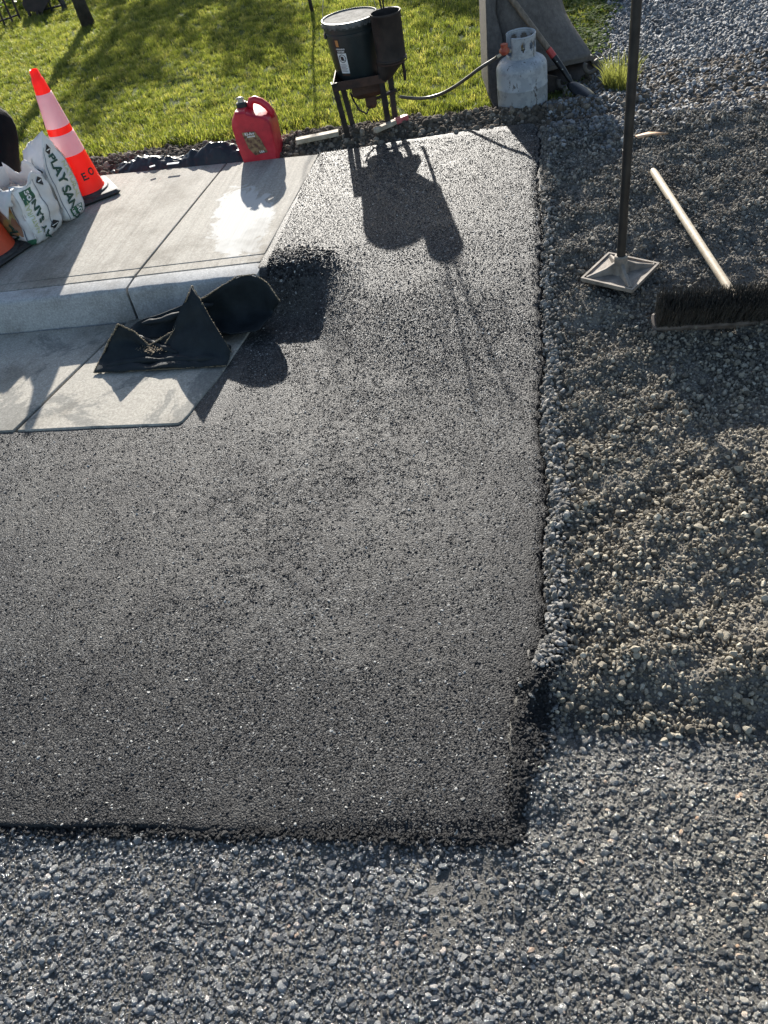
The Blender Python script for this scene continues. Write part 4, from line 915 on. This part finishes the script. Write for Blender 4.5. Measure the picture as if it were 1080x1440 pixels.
# ------------------------------------------------------------------ tamper
cast_m = simple('cast_iron_dusty', (.16, .135, .11), (.30, .26, .215), 25, .75, .1, bsc=120, bd=.001); pole_m = simple('black_pole_paint', (.010, .010, .011), (.03, .028, .026), 22, .4, bsc=60, bd=.0006)
tb = Vector(GS(872, 382, .024)); tb.z -= .012
r = empty('hand_tamper', tb, 'square cast iron hand tamper standing upright on its black pole', 'tamper', rz=math.atan2(-.151, .13)); 
b = MB(); b.box((0, 0, .006), (.205, .205, .012), bev=.004); b.box((0, .099, .013), (.205, .008, .010)); b.box((0, -.099, .013), (.205, .008, .010)); b.box((.099, 0, .013), (.008, .19, .010)); b.box((-.099, 0, .013), (.008, .19, .010)); o = b.build('plate', cast_m, r, angle=30)
b = MB()
for k in range(4):
    a = PI / 4 + k * PI / 2; c, s_ = math.cos(a), math.sin(a); nx, ny = -s_, c; w0, w1 = .012, .010; vs = []
    for d, w_, zt in ((.012, w0, .060), (.055, w0 * .9, .036), (.125, w1, .017)):
        vs += [(c * d + nx * w_, s_ * d + ny * w_, .010), (c * d - nx * w_, s_ * d - ny * w_, .010), (c * d - nx * w_ * .55, s_ * d - ny * w_ * .55, zt), (c * d + nx * w_ * .55, s_ * d + ny * w_ * .55, zt)]
    b.add(vs, [(i * 4 + j, i * 4 + (j + 1) % 4, i * 4 + 4 + (j + 1) % 4, i * 4 + 4 + j) for i in range(2) for j in range(4)] + [(11, 10, 9, 8)])
b.lathe([(.032, .010), (.028, .030), (.024, .045), (.0235, .075), (.019, .078), (.016, .078)], n=24); o = b.build('socket_ribs', cast_m, r, angle=35); mod_bev(o, .003, 2)
b = MB(); b.tube([(0, 0, .05), (0, 0, 1.28)], .0155, 16); b.tube([(0, 0, .445), (0, 0, .452)], .0168, 16); o = b.build('pole', pole_m, r)
b = MB(); b.tube([(0, 0, 1.06), (0, 0, 1.29)], .0185, 16); b.build('grip', rub_m, r)

# ------------------------------------------------------------------ push broom
bw_m = simple('dusty_broom_block', (.07, .055, .045), (.15, .12, .10), 30, .8); bh_m = NT('pale_broom_handle'); st = vec_scale(bh_m, 40, 40, 40); f = bh_m.noise(1, 5, .6, vec=vec_scale(bh_m, 8, 60, 60)).outputs[0]; bh_m.set(Base_Color=bh_m.ramp(f, [(.3, (.42, .33, .22)), (.7, (.62, .52, .38))]), Roughness=.55); bh_m = bh_m.m
br_m = simple('dusty_black_bristles', (.022, .021, .020), (.12, .112, .10), 160, .7)
A_ = GS(921, 464, .008); Bq = G(1080, 454, A_[2]); ang = math.atan2(Bq[1] - A_[1], Bq[0] - A_[0]); L_ = .64
r = empty('push_broom', (A_[0], A_[1] + .03, A_[2]), 'upturned push broom with dense black bristles and pale wooden handle', 'broom', rz=ang)
TL = math.radians(-24)
Rt = Matrix.Rotation(-TL, 3, 'X')
b = MB(); b.box(Rt @ Vector((L_ / 2, 0, .014)) , (L_, .068, .030), rot=Rt, bev=.006); b.build('head_block', bw_m, r, angle=30)
b = MB(); rr = random.Random(5)
for i in range(84):
    for j in range(8):
        bx = .010 + (L_ - .02) * (i + rr.uniform(.1, .9)) / 84; by = -.030 + .060 * (j + .5) / 8 + rr.uniform(-.003, .003)
        for k in range(9):
            q0_ = Vector((bx + rr.uniform(-.003, .003), by + rr.uniform(-.003, .003), .028)); sp_ = (by / .03) * .018; 
            ln = .125 * rr.uniform(.82, 1.04); e = Vector((q0_.x + rr.gauss(0, .007), q0_.y + sp_ + rr.gauss(0, .007), .028 + ln)); m_ = (q0_ + e) / 2 + Vector((rr.gauss(0, .002), rr.gauss(0, .002), 0)); w_ = .0009
            a = rr.uniform(0, PI); dx = Vector((math.cos(a), math.sin(a), 0)) * w_; 
            vs = [q0_ - dx, q0_ + dx, m_ + dx, m_ - dx, e + dx * .7, e - dx * .7]; b.add([Rt @ p for p in vs], [(0, 1, 2, 3), (3, 2, 4, 5)])
o = b.build('bristles', br_m, r, smooth=False)
h0 = Vector(G(1031, 415, A_[2] + .06)); h1 = Vector(GS(918, 240, .022)); ri = Matrix.Translation(Vector((A_[0], A_[1] + .03, A_[2]))) @ Matrix.Rotation(ang, 4, 'Z'); ri = ri.inverted()
h00 = h0 + (h0 - h1).normalized() * .05; b = MB(); b.tube([ri @ h00, ri @ h0, ri @ (h1 * .97 + h0 * .03), ri @ h1], [.0145, .0148, .0148, .012], 16); b.build('handle', bh_m, r)

# ------------------------------------------------------------------ crumpled black mat on the gutter
N = NT('black_canvas'); f = N.noise(14, 5, .6).outputs[0]; N.set(Base_Color=N.ramp(f, [(.3, (.007, .010, .012)), (.7, (.017, .024, .027))]), Roughness=.7, Specular_IOR_Level=.3); N.bump(N.noise(90, 5, .7).outputs[0], .0015); canv_m = N.m
fray_m = simple('tan_frayed_edge', (.14, .11, .07), (.28, .22, .14), 60, .9)
r = empty('black_mat', G(250, 500, .01), 'stiff black mat with tan frayed edges crumpled in the gutter', 'mat'); rm = Vector(G(250, 500, .01))
def gp(u, v, z): return Vector(G(u, v, z)) - rm
def mat_patch(rows, parent=r, name='fold', sub=2):
    b = MB(); b.grid([[tuple(p) for p in rw] for rw in rows]); o = b.build(name, canv_m, parent, angle=0); mod_sub(o, sub); mod_solid(o, .004); return o
rowA = [gp(132, 524, .014), gp(165, 523, .015), gp(200, 521, .015), gp(235, 519, .015), gp(275, 517, .015), gp(318, 514, .015)]
rowB = [gp(140, 508, .03), gp(172, 502, .035), gp(204, 505, .025), gp(236, 500, .03), (gp(276, 488, .05)), gp(321, 506, .02)]
rowC = [gp(153, 480, .085), gp(180, 478, .07), gp(206, 490, .035), gp(240, 476, .06), (gp(285, 445, .14)), gp(323, 499, .025)]
rowD = [gp(166, 456, .145), gp(188, 466, .105), gp(210, 486, .05), gp(243, 466, .085), gp(270, 402, .237), gp(325, 495, .03)]
# front flap with the two standing peaks: creased, so low subdivision
b = MB(); b.grid([[tuple(p) for p in rw] for rw in (rowA, rowB, rowC, rowD)]); o = b.build('front_flap', canv_m, r, angle=0); mod_sub(o, 2, True); mod_noise(o, .08, .040, 3); mod_solid(o, .004)
b = MB(); b.grid([[tuple(p) for p in rw] for rw in (
  [gp(243, 466, .085), gp(258, 430, .155), gp(270, 402, .237), gp(284, 430, .17), gp(300, 462, .10), gp(324, 497, .03)],
  [gp(255, 478, .05), gp(268, 458, .07), gp(280, 440, .10), gp(290, 455, .07), gp(306, 478, .04), gp(324, 492, .02)],
  [gp(262, 480, .02), gp(275, 470, .02), gp(285, 465, .02), gp(296, 470, .02), gp(312, 482, .016), gp(326, 486, .016)])]); o = b.build('peak_fold', canv_m, r, angle=0); mod_sub(o, 2); mod_noise(o, .05, .016, 2); mod_solid(o, .004)
b = MB(); b.grid([[tuple(p) for p in rw] for rw in (
  [gp(150, 500, .018), gp(185, 480, .02), gp(215, 478, .02), gp(250, 474, .02), gp(290, 480, .02)],
  [gp(172, 470, .04), gp(198, 462, .05), gp(228, 458, .05), gp(262, 455, .04), gp(300, 462, .03)],
  [gp(192, 452, .075), gp(205, 447, .09), gp(232, 440, .10), gp(258, 428, .12), gp(287, 419, .13)])]); o = b.build('back_flap', canv_m, r, angle=0); mod_sub(o, 2); mod_noise(o, .07, .034, 3); mod_solid(o, .004)
b = MB(); b.grid([[tuple(p) for p in rw] for rw in (
  [gp(258, 428, .12), gp(287, 419, .14), gp(312, 402, .175), gp(335, 388, .205), (gp(358, 386, .205)), gp(376, 398, .18), gp(394, 424, .13)],
  [gp(268, 448, .06), gp(292, 442, .05), gp(315, 436, .06), gp(338, 428, .075), gp(358, 424, .08), gp(374, 424, .08), gp(388, 432, .085)],
  [gp(280, 468, .02), gp(300, 462, .016), gp(320, 458, .014), gp(340, 455, .014), gp(357, 452, .016), gp(370, 446, .03), gp(384, 438, .06)],
  [gp(296, 476, .02), gp(312, 474, .02), gp(327, 472, .022), gp(342, 470, .025), gp(356, 467, .03), gp(367, 462, .04), gp(380, 446, .06)],
  [gp(300, 468, .04), gp(314, 466, .045), gp(328, 468, .045), gp(342, 470, .045), gp(355, 468, .05), gp(366, 462, .055), gp(382, 442, .08)])]); o = b.build('bowl_fold', canv_m, r, angle=0); mod_sub(o, 2); mod_noise(o, .06, .028, 2); mod_solid(o, .004)
def fray(pts, q=.0032):
    P = cr(pts, 8) if len(pts) > 2 else [Vector(p) for p in pts]; P = [p + Vector((random.gauss(0, .0008), random.gauss(0, .0008), random.gauss(0, .001))) for p in P]
    b = MB(); b.tube(P, [q * random.uniform(.6, 1.4) for _ in P], 6); b.build('frayed_edge', fray_m, r, angle=0)
def dense(pts, n=10):
    o_ = []
    for a, c in zip(pts, pts[1:]): o_ += [Vector(a).lerp(Vector(c), i / n) for i in range(n)]
    return o_ + [Vector(pts[-1])]
fray(dense([rowA[0], rowB[0], rowC[0], rowD[0]], 6)); fray(dense([rowD[0], rowD[1], rowD[2]], 6)); fray(dense([rowD[2], rowD[3], rowD[4]], 6)); fray(dense([rowD[4], gp(297, 450, .13), rowD[5]], 8))
fray(dense([gp(262, 425, .125), gp(287, 419, .14), gp(312, 402, .175), gp(335, 388, .205), gp(358, 386, .205), gp(376, 398, .18), gp(394, 424, .13)], 4), .0022); fray(dense([rowA[0], rowA[3], rowA[5]], 8), .0018)
def roll(pts, q, sd):
    P = cr(pts, 8); b = MB(); b.tube(P, [max(.003, q * (1 + .5 * mnoise.noise(Vector((i * .25, sd, 2))))) * min(1, .35 + .25 * min(i, len(P) - 1 - i)) for i in range(len(P))], 10)
    o = b.build('fold_roll', canv_m, r, angle=0); mod_noise(o, .05, .010, 2)
roll([gp(146, 516, .020), gp(190, 508, .024), gp(235, 506, .026), gp(280, 505, .024), gp(318, 504, .018)], .013, 1.0)
roll([gp(176, 470, .070), gp(205, 478, .050), (gp(228, 488, .045)), gp(250, 497, .035)], .012, 4.0)
roll([gp(200, 455, .085), gp(232, 449, .090), gp(262, 438, .10), gp(300, 428, .12)], .014, 7.0)
fray(dense([gp(266, 412, .222), gp(255, 438, .15), gp(246, 462, .10), gp(232, 484, .065)], 6), .0020)
b = MB()
for _ in range(150):
    p = gp(random.gauss(212, 9), random.gauss(491, 2.5), .052 + random.uniform(-.008, .004)); d = Vector((random.gauss(0, 1), random.gauss(0, 1), random.gauss(0, .4))).normalized() * random.uniform(.004, .010); n_ = d.cross(Vector((0, 0, 1))).normalized() * .0009
    b.add([p - n_, p + n_, p + d + n_, p + d - n_], [(0, 1, 2, 3)])
b.build('frayed_tuft', fray_m, r, smooth=False)

# ------------------------------------------------------------------ bits of wood
plank_m = simple('pale_plank', (.34, .28, .20), (.52, .45, .35), 25, .8, bsc=70, bd=.001)
p = GS(446, 191, .03); b = MB(); b.box((p[0], p[1], p[2] - .006), (.235, .045, .024), rz=-.08, bev=.002); o = b.build('wood_board', plank_m, angle=30); tag(o, 'short pale wooden board lying on soil right of the fuel can', 'board')
SZ = GS(550, 174, .022)[2]; r = empty('survey_stake', G(550, 176, SZ), 'small wooden stake with a red painted end behind the burner stand', 'stake'); rs = Vector(G(550, 176, SZ)); a, c = Vector(G(527, 184, SZ)) - rs, Vector(G(556, 171, SZ + .005)) - rs; e = Vector(G(573, 164, SZ + .01)) - rs
def stick(name, m, a, c, w_, h_):
    d = c - a; R = Vector((1, 0, 0)).rotation_difference(d.normalized()).to_matrix(); b = MB(); b.box((a + c) / 2, (d.length, w_, h_), rot=R, bev=.002); b.build(name, m, r, angle=30)
stick('pale_shaft', plank_m, a, c, .03, .022); stick('red_end', simple('faded_red_paint', (.42, .06, .07), (.6, .16, .16), 30, .6), c, e, .034, .026)
p = GS(913, 190, .015); zz = float(zground(p[0], p[1])); b = MB(); b.add([(p[0] - .055, p[1] + .02, zz + .016), (p[0] + .0, p[1] + .012, zz + .022), (p[0] + .075, p[1] - .03, zz + .016), (p[0] + .0, p[1] - .012, zz + .02), (p[0] - .05, p[1] + .004, zz + .012)], [(0, 4, 3, 2, 1)]); o = b.build('wood_splinter', simple('orange_wood', (.5, .3, .17), (.66, .45, .3), 30, .7), angle=0); mod_solid(o, .008); tag(o, 'thin orange wood splinter on gravel behind the tamper pole', 'splinter')

# ------------------------------------------------------------------ tall grass clump
def clump(x, y, n, hgt, rad, seed, label):
    rr = random.Random(seed); b = MB(); z0 = float(zground(x, y)) - .003
    for _ in range(n):
        a = rr.uniform(0, 2 * PI); q = rad * math.sqrt(rr.random()); bx, by = q * math.cos(a), q * math.sin(a); la = a + rr.gauss(0, .7); ln = rr.uniform(.1, .9); h_ = hgt * rr.uniform(.4, 1.1); fa = rr.uniform(0, PI); dx, dy = math.cos(fa) * .0019, math.sin(fa) * .0019; k0 = len(b.v); vs = []
        for u, ww in ((0, 1), (.35, .9), (.7, .6), (1, .05)):
            o_ = ln * h_ * u * u * .7; vs += [(bx + math.cos(la) * o_ - dx * ww, by + math.sin(la) * o_ - dy * ww, h_ * u * (1 - .2 * ln * u)), (bx + math.cos(la) * o_ + dx * ww, by + math.sin(la) * o_ + dy * ww, h_ * u * (1 - .2 * ln * u))]
        b.add(vs, [(2 * i, 2 * i + 1, 2 * i + 3, 2 * i + 2) for i in range(3)])
    o = b.build('grass_clump', clump_m, angle=0); o.location = (x, y, z0); tag(o, label, 'grass clump')
clump_m = blade_mat('clump_blade', [(0, (.16, .17, .06)), (1, (.16, .17, .06))], (1.7, 1.7, 1.0))
pc_ = GS(876, 127); clump(pc_[0], pc_[1] + .05, 420, .17, .085, 3, 'tall yellow green grass clump just left of the tamper pole')

# ------------------------------------------------------------------ trees
bark_m = simple('dark_bark', (.022, .019, .017), (.06, .05, .042), 14, .9, bsc=30, bd=.008)
tleaf_m = blade_mat('tree_leaf', [(0, (.05, .09, .02)), (1, (.10, .15, .035))], (1.6, 1.6, .9))
def tree(x, y, H, tr0, c0, crad, nleaf, seed, label, lean=0.0, lsz=.045, flat=.75, group=None):
    rr = random.Random(seed); z0 = float(zground(x, y)) - .03; r = empty('tree', (x, y, z0), label, 'tree', group); b = MB()
    top = Vector((lean * H, 0, H)); tp = [Vector((lean * H * u + .03 * math.sin(u * 5 + seed) * H * .2, .02 * math.cos(u * 4 + seed), H * u)) for u in np.linspace(0, 1, 9)]
    b.tube(tp, [tr0 * 1.35, tr0] + [tr0 * (1 - .8 * u) for u in np.linspace(.15, 1, 7)], 12); tips = []
    def limb(p, d, ln, q, dep):
        pts = [p]; v = d.normalized()
        for _ in range(4): v = (v + Vector((rr.gauss(0, .16), rr.gauss(0, .16), rr.gauss(.06, .12)))).normalized(); pts.append(pts[-1] + v * ln / 4)
        b.tube(pts, [q * (1 - .18 * i) for i in range(5)], 6, caps=False); tips.extend(pts[2:])
        if dep > 0:
            for _ in range(3): k = rr.choice((2, 3, 4)); limb(pts[k], v + Vector((rr.gauss(0, .7), rr.gauss(0, .7), rr.gauss(.1, .4))), ln * .6, q * .5, dep - 1)
    for i in range(9):
        u = c0 + (1 - c0) * i / 9; k = min(7, int(u * 8)); p = tp[k].lerp(tp[k + 1], u * 8 - k); a = i * 2.4 + rr.uniform(-.4, .4); limb(p, Vector((math.cos(a), math.sin(a), .55)), crad * rr.uniform(.6, 1), tr0 * .38, 2)
    b.build('trunk', bark_m, r, angle=0)
    if nleaf:
        b = MB()
        for _ in range(nleaf):
            p = rr.choice(tips) + Vector((rr.gauss(0, .14), rr.gauss(0, .14), rr.gauss(0, .12))); R = Matrix.Rotation(rr.uniform(0, 6.28), 3, 'Z') @ Matrix.Rotation(rr.gauss(0, .8), 3, 'X'); s_ = lsz * rr.uniform(.6, 1.3)
            b.add([p + R @ Vector(q) * s_ for q in ((-1, 0, 0), (0, -.55, .1), (1, 0, 0), (0, .55, .1))], [(0, 1, 2, 3)])
        b.build('crown', tleaf_m, r, smooth=False)
    return r
p = G(123, 38, .165); tree(p[0], p[1], 3.6, .050, .72, .4, 0, 2, 'slim dark leaning tree trunk on the lawn at upper left', lean=-.012)
p = G(441, 24, .14); rr_ = random.Random(4)
b = MB(); zz = float(zground(p[0], p[1])); b.tube([(p[0], p[1], zz - .02), (p[0] - .01, p[1] + .01, zz + .2), (p[0] - .06, p[1] + .02, zz + .5), (p[0] - .10, p[1] + .0, zz + .9), (p[0] - .12, p[1] + .0, zz + 1.3)], [.016, .012, .009, .006, .004], 8)
for a, h_ in ((1, .5), (-1, .7), (1, .95), (-1, 1.1)): b.tube([(p[0] - .08, p[1], zz + h_), (p[0] - .08 + a * .12, p[1], zz + h_ + .15), (p[0] - .08 + a * .16, p[1], zz + h_ + .32)], [.008, .005, .003], 6)
o = b.build('sapling', bark_m, angle=0); tag(o, 'bare thin sapling stem on the lawn left of the pail', 'sapling')
for i, (x, y, H, cr0, nl) in enumerate(((-.3, 15.6, 3.1, 1.0, 2400), (1.5, 15.2, 3.0, 1.0, 2400), (-4.6, 22.5, 4.6, 1.3, 2200), (3.25, 13.9, 3.15, .7, 1500), (2.2, 23.2, 4.6, 1.4, 2400))):
    tree(x, y, H, .10, .5, cr0, nl, 20 + i, ['broad leafy tree standing beyond the left lawn', 'broad leafy tree beyond the middle of the lawn', 'far leafy tree beyond the top left corner', 'leafy tree standing beside the far driveway', 'tallest leafy tree far behind the lawn'][i], lsz=.075, group='trees beyond the lawn')

# ------------------------------------------------------------------ far things at the top-left corner
dm_ = simple('dark_painted_metal', (.018, .014, .014), (.05, .03, .03), 12, .6); 
def py(u, v, y): return Vector(PY(u, v, y))
zl = float(zground(-2.4, 10.2)); gc = Vector(G(50, 26, zl)); yc = gc.y
r = empty('garden_cart', gc, 'dark garden cart standing in shade at the top left corner', 'garden cart')
b = MB(); front = [py(31, 6, yc), py(37, 16, yc), py(60, 17, yc), py(70, -2, yc), py(66, -12, yc), py(34, -8, yc)]; vs = [p - gc for p in front]; vs += [p + Vector((0, .45, 0)) for p in vs]
b.add(vs, [(5, 4, 3, 2, 1, 0), (6, 7, 8, 9, 10, 11)] + [(i, (i + 1) % 6, 6 + (i + 1) % 6, 6 + i) for i in range(4)]); b.build('tub', dm_, r, angle=30)
for u, dy in ((40, 0), (52, 0), (57, .35)):
    b = MB(); b.tube([py(u, 14, yc) - gc + Vector((0, dy, 0)), py(u + 2, 24, yc) - gc + Vector((0, dy, -.02))], .016, 8); b.build('leg', dm_, r)
c = py(70, 14, yc) - gc; b = MB(); b.tube([c + Vector((.13 * math.cos(a), .1, .13 * math.sin(a))) for a in np.linspace(0, 2 * PI, 25)], .028, 8, caps=False); b.tube([c + Vector((-.12, .1, 0)), c + Vector((.12, .1, 0))], .01, 6); b.tube([c + Vector((0, .1, -.12)), c + Vector((0, .1, .12))], .01, 6); b.build('wheel', rub_m, r)
f0 = Vector(G(-60, 62, zl)); f1 = Vector(G(30, 30, zl)); r = empty('low_fence', f0, 'low dark rail fence left of the garden cart', 'fence'); d = f1 - f0
b = MB(); b.tube([Vector((0, 0, .24)), d + Vector((0, 0, .24))], .016, 8); b.tube([Vector((0, 0, .06)), d + Vector((0, 0, .06))], .008, 8); b.build('rail', dm_, r)
for k in range(9): q = d * (k / 8); b = MB(); b.tube([q + Vector((0, 0, -.03)), q + Vector((0, 0, .26))], .011, 6); b.build('post', dm_, r)
rr = random.Random(8); b = MB()
for _ in range(2600):
    p = gc + Vector((rr.gauss(-.2, .55), rr.gauss(1.1, .25), abs(rr.gauss(.1, .22)))); R = Matrix.Rotation(rr.uniform(0, 6.28), 3, 'Z') @ Matrix.Rotation(rr.gauss(0, .9), 3, 'X'); b.add([p + R @ Vector(q) * .03 - gc for q in ((-1, 0, 0), (0, -.55, .1), (1, 0, 0), (0, .55, .1))], [(0, 1, 2, 3)])
o = b.build('low_shrub', tleaf_m, smooth=False); o.location = gc; tag(o, 'low dark shrub growing behind the garden cart', 'shrub')
